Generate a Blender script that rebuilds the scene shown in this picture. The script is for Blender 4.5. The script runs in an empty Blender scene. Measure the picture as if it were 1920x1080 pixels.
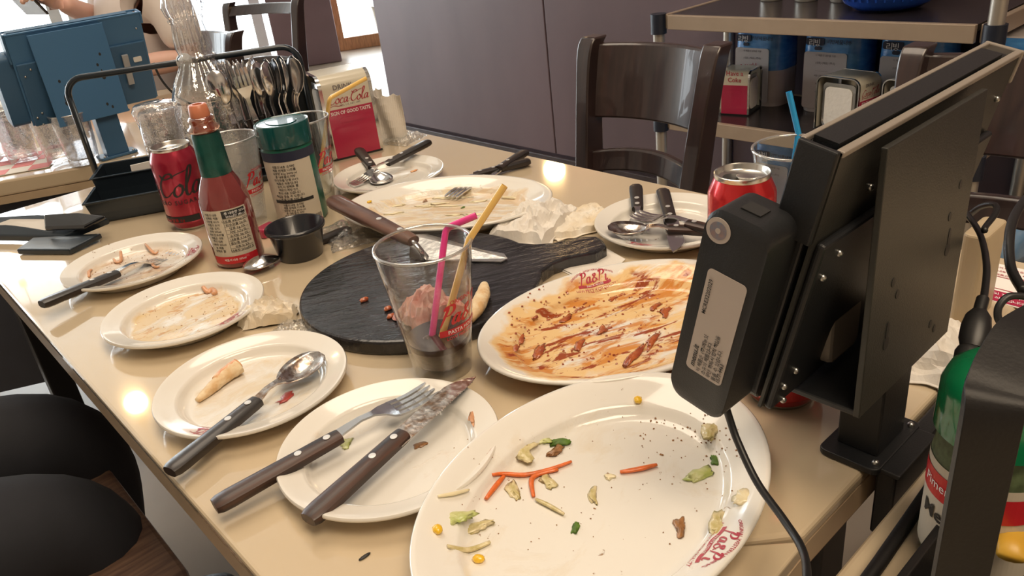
import bpy, math, random
from mathutils import Vector, Matrix
from mathutils.noise import noise as mnoise
random.seed(7)
C = bpy.context.scene.collection
PI = math.pi
TZ = 0.74                      # height of the table tops

# ------------------------------------------------------------------ camera
F_PX = 1479.6
CAMH = 0.388427
_p, _r, _a = 0.462465, -0.120442, math.radians(129.7)
def _camaxes():
    cp, sp, cr, sr = math.cos(_p), math.sin(_p), math.cos(_r), math.sin(_r)
    fw = Vector((0, cp, -sp)); r = Vector((1, 0, 0)); u = r.cross(fw)
    r2 = cr * r + sr * u; u2 = -sr * r + cr * u
    U = Vector((math.cos(_a), math.sin(_a), 0)); V = Vector((math.sin(_a), -math.cos(_a), 0))
    f = lambda w: Vector((w.dot(V), w.dot(U), w.z))
    return f(fw), f(r2), f(u2)
FW, RT, UP = _camaxes()
CAM = Vector((0, 0, TZ + CAMH))
cd = bpy.data.cameras.new('camera'); cam = bpy.data.objects.new('camera', cd); C.objects.link(cam)
cd.sensor_width = 36; cd.lens = F_PX / 1920 * 36; cd.clip_start = 0.01
cam.matrix_world = Matrix(((RT.x, UP.x, -FW.x, CAM.x), (RT.y, UP.y, -FW.y, CAM.y), (RT.z, UP.z, -FW.z, CAM.z), (0, 0, 0, 1)))
sc = bpy.context.scene
sc.camera = cam
sc.view_settings.view_transform = 'Standard'; sc.view_settings.look = 'None'
sc.view_settings.exposure = 0.0; sc.view_settings.gamma = 1.0; sc.view_settings.use_curve_mapping = False
sc.cycles.max_bounces = 10; sc.cycles.transparent_max_bounces = 24; sc.cycles.transmission_bounces = 10
sc.cycles.glossy_bounces = 5; sc.cycles.diffuse_bounces = 4
sc.cycles.caustics_reflective = False; sc.cycles.caustics_refractive = False
sc.cycles.sample_clamp_indirect = 6

# ------------------------------------------------------------------ world and light
wd = bpy.data.worlds.new('sky'); sc.world = wd; wd.use_nodes = True
bg = wd.node_tree.nodes['Background']
bg.inputs[0].default_value = (0.90, 0.96, 1.0, 1); bg.inputs[1].default_value = 8.0
def area(name, loc, target, sx, sy, power, col):
    l = bpy.data.lights.new(name, 'AREA'); l.shape = 'RECTANGLE'; l.size = sx; l.size_y = sy; l.energy = power; l.color = col
    o = bpy.data.objects.new(name, l); C.objects.link(o); o.location = loc
    o.rotation_euler = (Vector(target) - Vector(loc)).to_track_quat('-Z', 'Y').to_euler(); return o
pw = area('front_window_portal', (2.0, 7.45, 1.7), (1.537, 6.564, 1.7), 12.6, 3.3, 1, (1, 1, 1)); pw.data.cycles.is_portal = True
area('ceiling_panel_light_warm', (0.2, -0.9, 3.2), (0.3, -0.9, 0), 1.6, 1.2, 62, (1.0, 0.80, 0.58))
area('ceiling_panel_light_middle', (0.6, 1.6, 3.2), (0.6, 1.6, 0), 1.4, 1.4, 34, (1.0, 0.84, 0.66))

# pixel -> world points (photo frame 1920 x 1080)
def ray(px, py): return FW + RT * ((px - 960) / F_PX) - UP * ((py - 540) / F_PX)
def P(px, py, h=0.0):
    d = ray(px, py); return CAM + d * ((TZ + h - CAM.z) / d.z)
def PX(px, py, x):
    d = ray(px, py); return CAM + d * (x / d.x)
def PY(px, py, y):
    d = ray(px, py); return CAM + d * (y / d.y)

# ------------------------------------------------------------------ materials
def mat(name, col, rough=0.5, metal=0.0, var=0.0, vscale=20, col2=None, bump=0.0, bscale=60, coat=0.0, spec=0.5, emit=0.0, stretch=(1, 1, 1), alpha=1.0, sub=0.0):
    m = bpy.data.materials.new(name); m.use_nodes = True
    nt = m.node_tree; b = nt.nodes['Principled BSDF']
    c = (*col, 1)
    b.inputs['Base Color'].default_value = c; b.inputs['Roughness'].default_value = rough; b.inputs['Metallic'].default_value = metal
    b.inputs['Specular IOR Level'].default_value = spec
    if coat: b.inputs['Coat Weight'].default_value = coat; b.inputs['Coat Roughness'].default_value = 0.03
    if emit: b.inputs['Emission Color'].default_value = c; b.inputs['Emission Strength'].default_value = emit
    if alpha < 1: b.inputs['Alpha'].default_value = alpha
    if sub: b.inputs['Subsurface Weight'].default_value = sub; b.inputs['Subsurface Scale'].default_value = 0.01
    L = nt.links.new
    if var or col2 or bump:
        tc = nt.nodes.new('ShaderNodeTexCoord'); mp = nt.nodes.new('ShaderNodeMapping'); L(tc.outputs['Object'], mp.inputs[0])
        mp.inputs['Scale'].default_value = stretch
    if var or col2:
        n = nt.nodes.new('ShaderNodeTexNoise'); n.inputs['Scale'].default_value = vscale; n.inputs['Detail'].default_value = 5; L(mp.outputs[0], n.inputs['Vector'])
        r = nt.nodes.new('ShaderNodeValToRGB'); L(n.outputs['Fac'], r.inputs[0]); L(r.outputs[0], b.inputs['Base Color'])
        c2 = col2 or tuple(min(1, x * (1 - var)) for x in col)
        r.color_ramp.elements[0].position = 0.35; r.color_ramp.elements[1].position = 0.65
        r.color_ramp.elements[0].color = (*c2, 1); r.color_ramp.elements[1].color = c
    if bump:
        n = nt.nodes.new('ShaderNodeTexNoise'); n.inputs['Scale'].default_value = bscale; n.inputs['Detail'].default_value = 4; L(mp.outputs[0], n.inputs['Vector'])
        bm = nt.nodes.new('ShaderNodeBump'); bm.inputs['Strength'].default_value = bump; bm.inputs['Distance'].default_value = 0.002
        L(n.outputs['Fac'], bm.inputs['Height']); L(bm.outputs[0], b.inputs['Normal'])
    return m

def clear_mat(name, tint=(0.93, 0.95, 0.95), gloss=1.0, rough=0.02, bump=0.0, bscale=80, milky=0.0, face=0.0):
    """thin clear glass or film: straight-through light plus a Fresnel reflection"""
    m = bpy.data.materials.new(name); m.use_nodes = True; nt = m.node_tree; nt.nodes.clear(); L = nt.links.new
    out = nt.nodes.new('ShaderNodeOutputMaterial'); t = nt.nodes.new('ShaderNodeBsdfTransparent'); t.inputs[0].default_value = (*tint, 1)
    g = nt.nodes.new('ShaderNodeBsdfGlossy'); g.inputs['Roughness'].default_value = rough; g.inputs[0].default_value = (gloss, gloss, gloss, 1)
    lw = nt.nodes.new('ShaderNodeLayerWeight'); lw.inputs[0].default_value = 0.5
    pw_ = nt.nodes.new('ShaderNodeMath'); pw_.operation = 'POWER'; pw_.inputs[1].default_value = 3.2
    mx = nt.nodes.new('ShaderNodeMixShader'); mp = nt.nodes.new('ShaderNodeMath'); mp.operation = 'MULTIPLY_ADD'; mp.inputs[1].default_value = 1.0; mp.inputs[2].default_value = face + 0.025; mp.use_clamp = True
    L(lw.outputs['Facing'], pw_.inputs[0]); L(pw_.outputs[0], mp.inputs[0]); L(mp.outputs[0], mx.inputs[0]); L(t.outputs[0], mx.inputs[1]); L(g.outputs[0], mx.inputs[2])
    last = mx
    if milky:
        df = nt.nodes.new('ShaderNodeBsdfDiffuse'); df.inputs[0].default_value = (0.92, 0.92, 0.92, 1)
        m2 = nt.nodes.new('ShaderNodeMixShader'); m2.inputs[0].default_value = milky; L(mx.outputs[0], m2.inputs[1]); L(df.outputs[0], m2.inputs[2]); last = m2
    if bump:
        tc = nt.nodes.new('ShaderNodeTexCoord'); n = nt.nodes.new('ShaderNodeTexNoise'); n.inputs['Scale'].default_value = bscale; n.inputs['Detail'].default_value = 3
        L(tc.outputs['Object'], n.inputs['Vector']); bm = nt.nodes.new('ShaderNodeBump'); bm.inputs['Strength'].default_value = bump; bm.inputs['Distance'].default_value = 0.004
        L(n.outputs['Fac'], bm.inputs['Height']); L(bm.outputs[0], g.inputs['Normal']); L(bm.outputs[0], lw.inputs['Normal'])
    L(last.outputs[0], out.inputs[0]); return m

def smear_mat(name, layers, base=(0.80, 0.775, 0.72), ab=(1, 1)):
    """glazed china with food residue; layers: (colour, scale, threshold, softness, stretch xyz, r_in, r_out, offset, opacity)"""
    m = bpy.data.materials.new(name); m.use_nodes = True; nt = m.node_tree; b = nt.nodes['Principled BSDF']; L = nt.links.new
    b.inputs['Roughness'].default_value = 0.12; b.inputs['Coat Weight'].default_value = 0.5; b.inputs['Coat Roughness'].default_value = 0.04
    tc = nt.nodes.new('ShaderNodeTexCoord')
    rm = nt.nodes.new('ShaderNodeMapping'); rm.inputs['Scale'].default_value = (1 / ab[0], 1 / ab[1], 0); L(tc.outputs['Object'], rm.inputs[0])
    ln = nt.nodes.new('ShaderNodeVectorMath'); ln.operation = 'LENGTH'; L(rm.outputs[0], ln.inputs[0])
    wob = nt.nodes.new('ShaderNodeTexNoise'); wob.inputs['Scale'].default_value = 28; wob.inputs['Detail'].default_value = 4; L(tc.outputs['Object'], wob.inputs['Vector'])
    wb = nt.nodes.new('ShaderNodeMath'); wb.operation = 'MULTIPLY_ADD'; L(wob.outputs['Fac'], wb.inputs[0]); wb.inputs[1].default_value = 0.32; wb.inputs[2].default_value = -0.16
    rad = nt.nodes.new('ShaderNodeMath'); rad.operation = 'ADD'; L(ln.outputs['Value'], rad.inputs[0]); L(wb.outputs[0], rad.inputs[1])
    prev = None; masks = []
    for (col, s, th, soft, st, r0, r1, off, op) in layers:
        mp = nt.nodes.new('ShaderNodeMapping'); mp.inputs['Scale'].default_value = st; mp.inputs['Location'].default_value = (off, off * 0.7, off * 1.3)
        mp.inputs['Rotation'].default_value = (0, 0, 0.5 + off * 0.13); L(tc.outputs['Object'], mp.inputs[0])
        n = nt.nodes.new('ShaderNodeTexNoise'); n.inputs['Scale'].default_value = s; n.inputs['Detail'].default_value = 6; n.inputs['Roughness'].default_value = 0.62; n.inputs['Distortion'].default_value = 0.6
        L(mp.outputs[0], n.inputs['Vector'])
        r = nt.nodes.new('ShaderNodeMapRange'); r.inputs['From Min'].default_value = th; r.inputs['From Max'].default_value = th + soft; L(n.outputs['Fac'], r.inputs['Value'])
        g = nt.nodes.new('ShaderNodeMapRange'); g.inputs['From Min'].default_value = r1; g.inputs['From Max'].default_value = r1 - 0.05; L(rad.outputs[0], g.inputs['Value'])
        mu = nt.nodes.new('ShaderNodeMath'); mu.operation = 'MULTIPLY'; L(r.outputs[0], mu.inputs[0]); L(g.outputs[0], mu.inputs[1])
        if r0 > 0:
            g2 = nt.nodes.new('ShaderNodeMapRange'); g2.inputs['From Min'].default_value = r0 - 0.05; g2.inputs['From Max'].default_value = r0; L(rad.outputs[0], g2.inputs['Value'])
            m3 = nt.nodes.new('ShaderNodeMath'); m3.operation = 'MULTIPLY'; L(mu.outputs[0], m3.inputs[0]); L(g2.outputs[0], m3.inputs[1]); mu = m3
        m4 = nt.nodes.new('ShaderNodeMath'); m4.operation = 'MULTIPLY'; L(mu.outputs[0], m4.inputs[0]); m4.inputs[1].default_value = op
        mx = nt.nodes.new('ShaderNodeMixRGB'); L(m4.outputs[0], mx.inputs[0]); mx.inputs[2].default_value = (*col, 1)
        if prev: L(prev.outputs[0], mx.inputs[1])
        else: mx.inputs[1].default_value = (*base, 1)
        prev = mx; masks.append(m4)
    L(prev.outputs[0], b.inputs['Base Color'])
    acc = masks[0]
    for k in masks[1:]:
        a = nt.nodes.new('ShaderNodeMath'); a.operation = 'MAXIMUM'; L(acc.outputs[0], a.inputs[0]); L(k.outputs[0], a.inputs[1]); acc = a
    bm = nt.nodes.new('ShaderNodeBump'); bm.inputs['Strength'].default_value = 0.5; bm.inputs['Distance'].default_value = 0.0015; L(acc.outputs[0], bm.inputs['Height']); L(bm.outputs[0], b.inputs['Normal'])
    return m

M = {}
M['china'] = mat('cream_china', (0.80, 0.775, 0.72), 0.12, coat=0.5)
M['red_print'] = mat('red_print', (0.42, 0.035, 0.06), 0.3)
M['steel'] = mat('polished_steel', (0.72, 0.72, 0.73), 0.16, 1.0, bump=0.05, bscale=200)
M['steel_dirty'] = mat('stained_steel', (0.68, 0.67, 0.66), 0.24, 1.0, col2=(0.30, 0.20, 0.14), vscale=140, bump=0.2, bscale=200)
M['rosewood'] = mat('rosewood_handle', (0.075, 0.032, 0.020), 0.42, col2=(0.014, 0.007, 0.006), vscale=14, stretch=(1, 14, 14), coat=0.08)
M['black_handle'] = mat('black_handle', (0.014, 0.012, 0.012), 0.36, col2=(0.032, 0.020, 0.017), vscale=10, stretch=(1, 10, 10), coat=0.15)
M['rivet'] = mat('bright_rivet', (0.82, 0.82, 0.82), 0.3, 0.6)
M['black_metal'] = mat('black_powder_coat', (0.022, 0.022, 0.024), 0.42, 0.2, bump=0.12, bscale=900)
M['dark_grey_metal'] = mat('dark_grey_metal', (0.030, 0.030, 0.028), 0.38, 0.5, bump=0.1, bscale=700)
M['black_plastic'] = mat('black_plastic', (0.018, 0.019, 0.021), 0.38, bump=0.1, bscale=1200)
M['screw'] = mat('screw_metal', (0.5, 0.5, 0.48), 0.3, 1.0)
M['clear'] = clear_mat('clear_glass')
M['white'] = mat('white_plastic', (0.8, 0.8, 0.78), 0.4)
M['ink'] = mat('black_ink', (0.02, 0.02, 0.02), 0.5)
M['paper'] = mat('white_paper', (0.82, 0.80, 0.77), 0.8)
M['white_ink'] = mat('white_ink', (0.85, 0.85, 0.85), 0.5)
M['cola_red'] = mat('coke_red', (0.55, 0.02, 0.03), 0.3)

# ------------------------------------------------------------------ mesh builder
class MB:
    def __init__(s): s.v = []; s.f = []; s.fm = []; s.mi = 0
    def add(s, vs, fs):
        o = len(s.v); s.v += [tuple(v) for v in vs]; s.f += [tuple(i + o for i in f) for f in fs]; s.fm += [s.mi] * len(fs); return s
    def box(s, c, d, rot=None):
        c = Vector(c); x, y, z = d[0] / 2, d[1] / 2, d[2] / 2
        vs = [Vector((a * x, b * y, e * z)) for e in (-1, 1) for b in (-1, 1) for a in (-1, 1)]
        if rot is not None: vs = [rot @ v for v in vs]
        return s.add([v + c for v in vs], [(0, 2, 3, 1), (4, 5, 7, 6), (0, 1, 5, 4), (2, 6, 7, 3), (0, 4, 6, 2), (1, 3, 7, 5)])
    def prism(s, poly, z0, z1, fr=None):
        """poly in 2D, extruded z0..z1; fr maps (x,y,z)->world"""
        n = len(poly); fr = fr or (lambda x, y, z: (x, y, z))
        vs = [fr(x, y, z0) for x, y in poly] + [fr(x, y, z1) for x, y in poly]
        return s.add(vs, [tuple(range(n - 1, -1, -1)), tuple(range(n, 2 * n))] + [(i, (i + 1) % n, n + (i + 1) % n, n + i) for i in range(n)])
    def tube(s, pts, r, n=8, cap=True, flat=1.0):
        pts = [Vector(p) for p in pts]; rs = r if isinstance(r, (list, tuple)) else [r] * len(pts)
        vs = []; prev = None
        for i, p in enumerate(pts):
            t = (pts[min(i + 1, len(pts) - 1)] - pts[max(i - 1, 0)]).normalized()
            if prev is None:
                up = Vector((0, 0, 1)) if abs(t.z) < 0.9 else Vector((1, 0, 0)); a = t.cross(up).normalized()
            else: a = (prev - t * prev.dot(t)).normalized()
            prev = a; b = t.cross(a)
            for k in range(n):
                w = 2 * PI * k / n; vs.append(p + (a * math.cos(w) + b * math.sin(w) * flat) * rs[i])
        fs = [(i * n + k, i * n + (k + 1) % n, (i + 1) * n + (k + 1) % n, (i + 1) * n + k) for i in range(len(pts) - 1) for k in range(n)]
        if cap: fs += [tuple(range(n - 1, -1, -1)), tuple((len(pts) - 1) * n + k for k in range(n))]
        return s.add(vs, fs)
    def lathe(s, prof, n=48, c=(0, 0, 0), sx=1.0, sy=1.0, mod=None, M4=None, closed=False):
        """prof list of (r,z); mod(r,z,ang)->(r,z)"""
        vs = []; fs = []; idx = []
        for (r, z) in prof:
            if r < 1e-7: idx.append([len(vs)]); vs.append(Vector((0, 0, z)))
            else:
                row = []
                for k in range(n):
                    w = 2 * PI * k / n; rr, zz = mod(r, z, w) if mod else (r, z)
                    row.append(len(vs)); vs.append(Vector((rr * math.cos(w) * sx, rr * math.sin(w) * sy, zz)))
                idx.append(row)
        for a, b in zip(idx, idx[1:]):
            if len(a) == 1 and len(b) == 1: continue
            for k in range(n):
                k2 = (k + 1) % n
                if len(a) == 1: fs.append((a[0], b[k2], b[k]) if False else (a[0], b[k], b[k2]))
                elif len(b) == 1: fs.append((a[k], b[0], a[k2]))
                else: fs.append((a[k], b[k], b[k2], a[k2]))
        if M4 is not None: vs = [M4 @ v for v in vs]
        c = Vector(c); return s.add([v + c for v in vs], fs)
    def ball(s, c, r, n=12, sc=(1, 1, 1), jit=0, seed=0, rot=None):
        prof = [(math.sin(PI * i / n) * r, -math.cos(PI * i / n) * r) for i in range(n + 1)]
        k = len(s.v); s.lathe(prof, n * 2)
        c = Vector(c)
        for i in range(k, len(s.v)):
            v = Vector(s.v[i])
            if jit: v *= 1 + jit * mnoise(v / r * 1.7 + Vector((seed, seed * 2.1, 0)))
            v = Vector((v.x * sc[0], v.y * sc[1], v.z * sc[2]))
            if rot is not None: v = rot @ v
            s.v[i] = tuple(v + c)
        return s
    def build(s, name, m, parent=None, loc=None, rz=0, smooth=False, bevel=0, bseg=2, thick=0, sub=0, auto=None):
        me = bpy.data.meshes.new(name); me.from_pydata(s.v, [], s.f); me.update()
        ms = m if isinstance(m, (list, tuple)) else [m]
        for q in ms: me.materials.append(M[q] if isinstance(q, str) else q)
        if len(ms) > 1: me.polygons.foreach_set('material_index', s.fm)
        if smooth:
            me.polygons.foreach_set('use_smooth', [True] * len(me.polygons))
            if auto: me.set_sharp_from_angle(angle=math.radians(auto))
        o = bpy.data.objects.new(name, me); C.objects.link(o)
        if parent: o.parent = parent
        if loc is not None: o.location = loc
        if rz: o.rotation_euler = (0, 0, rz)
        if thick: q = o.modifiers.new('s', 'SOLIDIFY'); q.thickness = thick; q.offset = 0
        if bevel: q = o.modifiers.new('b', 'BEVEL'); q.width = bevel; q.segments = bseg; q.limit_method = 'ANGLE'; q.angle_limit = math.radians(40)
        if sub: q = o.modifiers.new('d', 'SUBSURF'); q.levels = sub; q.render_levels = sub
        return o

def tag(o, label=None, cat=None, group=None, kind=None):
    if label: o['label'] = label
    if cat: o['category'] = cat
    if group: o['group'] = group
    if kind: o['kind'] = kind
    return o
def empty(name, loc, label, cat, group=None, rz=0):
    o = bpy.data.objects.new(name, None); C.objects.link(o); o.location = loc; o.rotation_euler = (0, 0, rz); o.empty_display_size = 0.05
    return tag(o, label, cat, group)
def struct(o): o['kind'] = 'structure'; return o
_kids = {}
def copy_tree(o, parent=None):
    c = o.copy(); C.objects.link(c); c.parent = parent
    for ch in [x for x in list(C.objects) if x.parent == o]: copy_tree(ch, c)
    return c
def spline(pts, n=8, closed=False):
    pts = [Vector(p) for p in pts]; out = []
    N = len(pts)
    for i in range(N if closed else N - 1):
        g = (lambda k: pts[k % N]) if closed else (lambda k: pts[max(0, min(N - 1, k))])
        a, b, c, d = g(i - 1), g(i), g(i + 1), g(i + 2)
        for k in range(n):
            t = k / n
            out.append(0.5 * ((2 * b) + (c - a) * t + (2 * a - 5 * b + 4 * c - d) * t * t + (3 * b - a - 3 * c + d) * t ** 3))
    if not closed: out.append(pts[-1])
    return out
def rrect(w, h, r, n=5, cx=0, cy=0):
    out = []
    for (sx, sy, a0) in ((1, 1, 0), (-1, 1, 90), (-1, -1, 180), (1, -1, 270)):
        for k in range(n + 1):
            a = math.radians(a0 + 90 * k / n); out.append((cx + sx * (w / 2 - r) + r * math.cos(a), cy + sy * (h / 2 - r) + r * math.sin(a)))
    return out

# ------------------------------------------------------------------ lettering
_tc = {}
KR = ['이 제품의 내용물 식용', '(내용) (재료) (주의)', '제품 내용량 용량', '제품 원재료', '식용시 주의', '리빙', '리빙제품내용', '총 내용량 355ml', '100ml당 18kcal', '나트륨 447mg 22%', '탄수화물 2g 1%', '당류 0g 0%', '지방 0.7g 1%', '유지방 0g 0%', '내용물 0.2g 1%', '총당류 0mg 0%', '식용 1g 2%', '내용량 100ml당 %', '식품의 내용', '원재료 식품', '내용물 100%', '제품의 유의', '식용 유지', '용량 355ml', '재료 탄수화물', '제품은 식용', '주의 내용', '내용량 355ml', '용 제품', '원재료 물', '제품의 내용 355ml', '식품의 내용 유지방', '제품 원재료 나트륨', '내용량 85g 340kcal', '총 내용물의 지방', '탄수화물 당류 100%', '제품은 식용입니다', '유의 시 원재료 물', '재료의 지방 12%', '주의 내용 있습니다', '책임을 물을 수 있습니다', '나트륨 당류 지방 물', '총 내용량 355ml 당류 0g', '이 제품은 (주)메뉴잇', '소유의 제품입니다.', '무단 취득시 법적 책임을', '물을 수 있습니다.', '(주)메뉴잇 제품 주의', '메뉴 주의 내용 물을 수', '제품의 내용 책임을 취득', '이 제품은 소유의']
def _curve_mesh(body, shear=0.0, align='CENTER', space=1.0, bold=0.0, res=2, line=1.0):
    cu = bpy.data.curves.new('t', 'FONT'); cu.body = body; cu.size = 1.0; cu.shear = shear; cu.align_x = align; cu.align_y = 'CENTER' if line == 1.0 else 'TOP'
    cu.space_character = space; cu.resolution_u = res; cu.offset = bold; cu.space_line = line
    o = bpy.data.objects.new('t', cu); me = bpy.data.meshes.new_from_object(o)
    r = ([v.co.copy() for v in me.vertices], [tuple(p.vertices) for p in me.polygons])
    bpy.data.objects.remove(o); bpy.data.curves.remove(cu); bpy.data.meshes.remove(me); return r
_kr = {}; _gl = {}
def _load_kr():
    """each Hangul glyph is made once, a few dozen per text block (the font is slow to open), then set into lines"""
    chars = sorted({c for s in KR for c in s if c != ' '})
    for b in range(0, len(chars), 36):
        ch = chars[b:b + 36]
        v, f = _curve_mesh('\n'.join(ch), align='LEFT', bold=0.008, res=1, line=3.0); lines = {}
        for p in f:
            y = sum(v[k].y for k in p) / len(p); lines.setdefault(int(round(-(y + 0.35) / 3.0)), []).append(p)
        for i, c in enumerate(ch):
            ps = lines.get(i, []); ids = sorted({k for p in ps for k in p}); ix = {k: j for j, k in enumerate(ids)}
            _gl[c] = ([Vector((v[k].x, v[k].y + 3.0 * i + 0.30, 0)) for k in ids], [tuple(ix[k] for k in p) for p in ps])
    for s in KR:
        x, vs, fs = 0.0, [], []
        for c in s:
            if c == ' ': x += 0.3; continue
            g = _gl[c]
            if not g[0]: continue
            l = min(q.x for q in g[0]); r = max(q.x for q in g[0]); n = len(vs)
            vs += [Vector((q.x - l + x, q.y, 0)) for q in g[0]]; fs += [tuple(k + n for k in p) for p in g[1]]; x += r - l + 0.09
        _kr[s] = ([Vector((q.x - x / 2, q.y, 0)) for q in vs], fs)
def text_geo(body, size=1.0, shear=0.0, align='CENTER', space=1.0, bold=0.0, res=2, xs=1.0):
    if any(ord(c) > 255 for c in body):
        if not _kr: _load_kr()
        v, f = _kr[body]
    else:
        key = (body, shear, align, space, bold, res)
        if key not in _tc: _tc[key] = _curve_mesh(body, shear, align, space, bold, res)
        v, f = _tc[key]
    return [(q.x * size * xs, q.y * size) for q in v], f
def put(mb, geo, fn):
    mb.add([fn(x, y) for x, y in geo[0]], geo[1])
GL = {
 'C': ([(0.70, 0.80), (0.62, 0.99), (0.42, 0.98), (0.20, 0.72), (0.10, 0.38), (0.20, 0.06), (0.45, 0.02), (0.68, 0.24)], 0.66),
 'o': ([(0.30, 0.50), (0.12, 0.36), (0.08, 0.12), (0.22, 0.0), (0.40, 0.14), (0.42, 0.38), (0.30, 0.50), (0.36, 0.42), (0.50, 0.44)], 0.46),
 'c': ([(0.40, 0.40), (0.28, 0.50), (0.12, 0.34), (0.08, 0.12), (0.22, 0.0), (0.42, 0.14)], 0.40),
 'a': ([(0.40, 0.42), (0.27, 0.50), (0.11, 0.32), (0.09, 0.10), (0.20, 0.02), (0.33, 0.16), (0.44, 0.48), (0.40, 0.14), (0.46, 0.02), (0.60, 0.14)], 0.54),
 'l': ([(0.02, 0.20), (0.26, 0.72), (0.36, 1.10), (0.24, 1.16), (0.14, 0.70), (0.12, 0.14), (0.22, 0.0), (0.34, 0.12)], 0.30),
 'P': ([(0.10, 0.0), (0.24, 0.50), (0.34, 0.95), (0.20, 0.86), (0.30, 1.02), (0.60, 1.0), (0.66, 0.76), (0.48, 0.56), (0.28, 0.54)], 0.62),
 'i': ([(0.10, 0.40), (0.18, 0.48), (0.12, 0.12), (0.20, 0.0), (0.34, 0.14)], 0.32),
 '&': ([(0.62, 0.10), (0.30, 0.42), (0.24, 0.66), (0.40, 0.72), (0.42, 0.54), (0.14, 0.26), (0.14, 0.06), (0.34, 0.0), (0.56, 0.30)], 0.60),
 '-': ([(0.02, 0.30), (0.20, 0.32)], 0.18),
}
def script_geo(word, h, w=0.10, shear=0.22, swash=True):
    """brush lettering as ribbons; returns (verts, faces), centred, cap height h"""
    vs, fs, x = [], [], 0.0
    strokes = []
    for i, ch in enumerate(word):
        pts, adv = GL[ch]; strokes.append([(x + a, b) for a, b in pts]); x += adv
    if swash:
        if 'C' == word[0]: strokes.append([(0.20, 0.03), (0.15, -0.22), (0.6, -0.14), (1.1, -0.26), (1.5, -0.16)] if len(word) > 5 else [(0.3, 0.98), (0.1, 0.72), (0.42, 0.9), (0.9, 0.72), (1.25, 0.95), (1.5, 1.12)])
        if len(word) > 5: strokes.append([(2.35, 0.98), (2.62, 0.78), (3.1, 0.95), (3.55, 1.05)])
    for st in strokes:
        p = spline([(a, b, 0) for a, b in st], 7); n = len(p); o = len(vs)
        for k in range(n):
            t = (p[min(k + 1, n - 1)] - p[max(k - 1, 0)]).normalized()
            ww = w * (0.35 + 0.65 * abs(t.y * 0.9 - t.x * 0.2)) * min(1, 0.45 + 3.0 * min(k, n - 1 - k) / n) / 2
            nn = Vector((-t.y, t.x, 0)) * ww
            for q in (p[k] + nn, p[k] - nn): vs.append((((q.x - x / 2) + shear * q.y) * h, (q.y - 0.4) * h))
        fs += [(o + 2 * k, o + 2 * k + 1, o + 2 * k + 3, o + 2 * k + 2) for k in range(n - 1)]
    return vs, fs
def cylmap(R, h0, a0, cx=0, cy=0, z0=0, off=0.0003, flip=1):
    """label coordinates (x right, y up) on a vertical cylinder, a0 the outward angle at x=0"""
    Rf = R if callable(R) else (lambda z: R)
    def fn(x, y):
        z = h0 + y; r = Rf(z) + off; a = a0 + x / Rf(h0); return (cx + r * math.cos(a), cy + r * math.sin(a), z0 + z)
    return fn

# ------------------------------------------------------------------ room
M['wall'] = mat('brown_painted_wall', (0.165, 0.118, 0.135), 0.36, col2=(0.125, 0.092, 0.108), vscale=2.2, stretch=(1, 1, 0.35), bump=0.25, bscale=9)
M['base_board'] = mat('baseboard_wood', (0.060, 0.045, 0.050), 0.4, var=0.3, vscale=30)
M['floor'] = mat('beige_floor_tile', (0.42, 0.35, 0.28), 0.3, var=0.12, vscale=3)
M['ceiling'] = mat('white_ceiling', (0.78, 0.76, 0.72), 0.8, var=0.03)
M['pale_wall'] = mat('cream_wall', (0.55, 0.47, 0.38), 0.7, var=0.05)
M['oak'] = mat('oak_frame', (0.50, 0.24, 0.11), 0.4, var=0.3, vscale=12, stretch=(6, 6, 1))
M['pale_frame'] = mat('white_window_frame', (0.6, 0.62, 0.64), 0.4, var=0.05)
M['pillar'] = mat('mauve_brown_pillar', (0.19, 0.125, 0.14), 0.5, var=0.12, vscale=3)
M['pane'] = clear_mat('window_pane', (0.97, 0.98, 0.98))
M['grout'] = mat('floor_grout', (0.2, 0.17, 0.14), 0.7, var=0.1)
XW, YW, HC = 2.3, 6.6, 3.4
SC_ = 1
struct(MB().box((2, 3.4, -0.02), (11, 13.2, 0.04)).build('floor', 'floor'))
struct(MB().box((2, 3.4, HC + 0.04), (11, 13.2, 0.08)).build('ceiling', 'ceiling'))
w = struct(MB().box((XW + 0.075, (-3.0 + 3.57) / 2, HC / 2), (0.15, 6.57, HC)).build('wall_right', 'wall'))
# wall panels with thin joints
for k in range(6):
    y1 = 3.57 - k * 1.22; y0 = max(-3.0, y1 - 1.212)
    MB().box((XW - 0.006, (y0 + y1) / 2, HC / 2 + 0.05), (0.012, y1 - y0, HC - 0.12)).build('wall_panel', 'wall', w, bevel=0.002)
struct(MB().box((XW - 0.019, 0.285, 0.05), (0.014, 6.57, 0.10)).build('baseboard_right', 'base_board', bevel=0.003))
struct(MB().box((-3.27, 3.3, HC / 2), (0.14, 12.7, HC)).build('wall_left', 'pale_wall'))
struct(MB().box((2, -3.07, HC / 2), (10.6, 0.14, HC)).build('wall_back', 'pale_wall'))
struct(MB().box((7.37, 4.2, HC / 2), (0.14, 1.2, HC)).build('wall_far', 'pale_wall'))
struct(MB().box((4.9, 3.7, HC / 2), (4.9, 0.14, HC)).build('wall_side', 'wall'))
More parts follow.
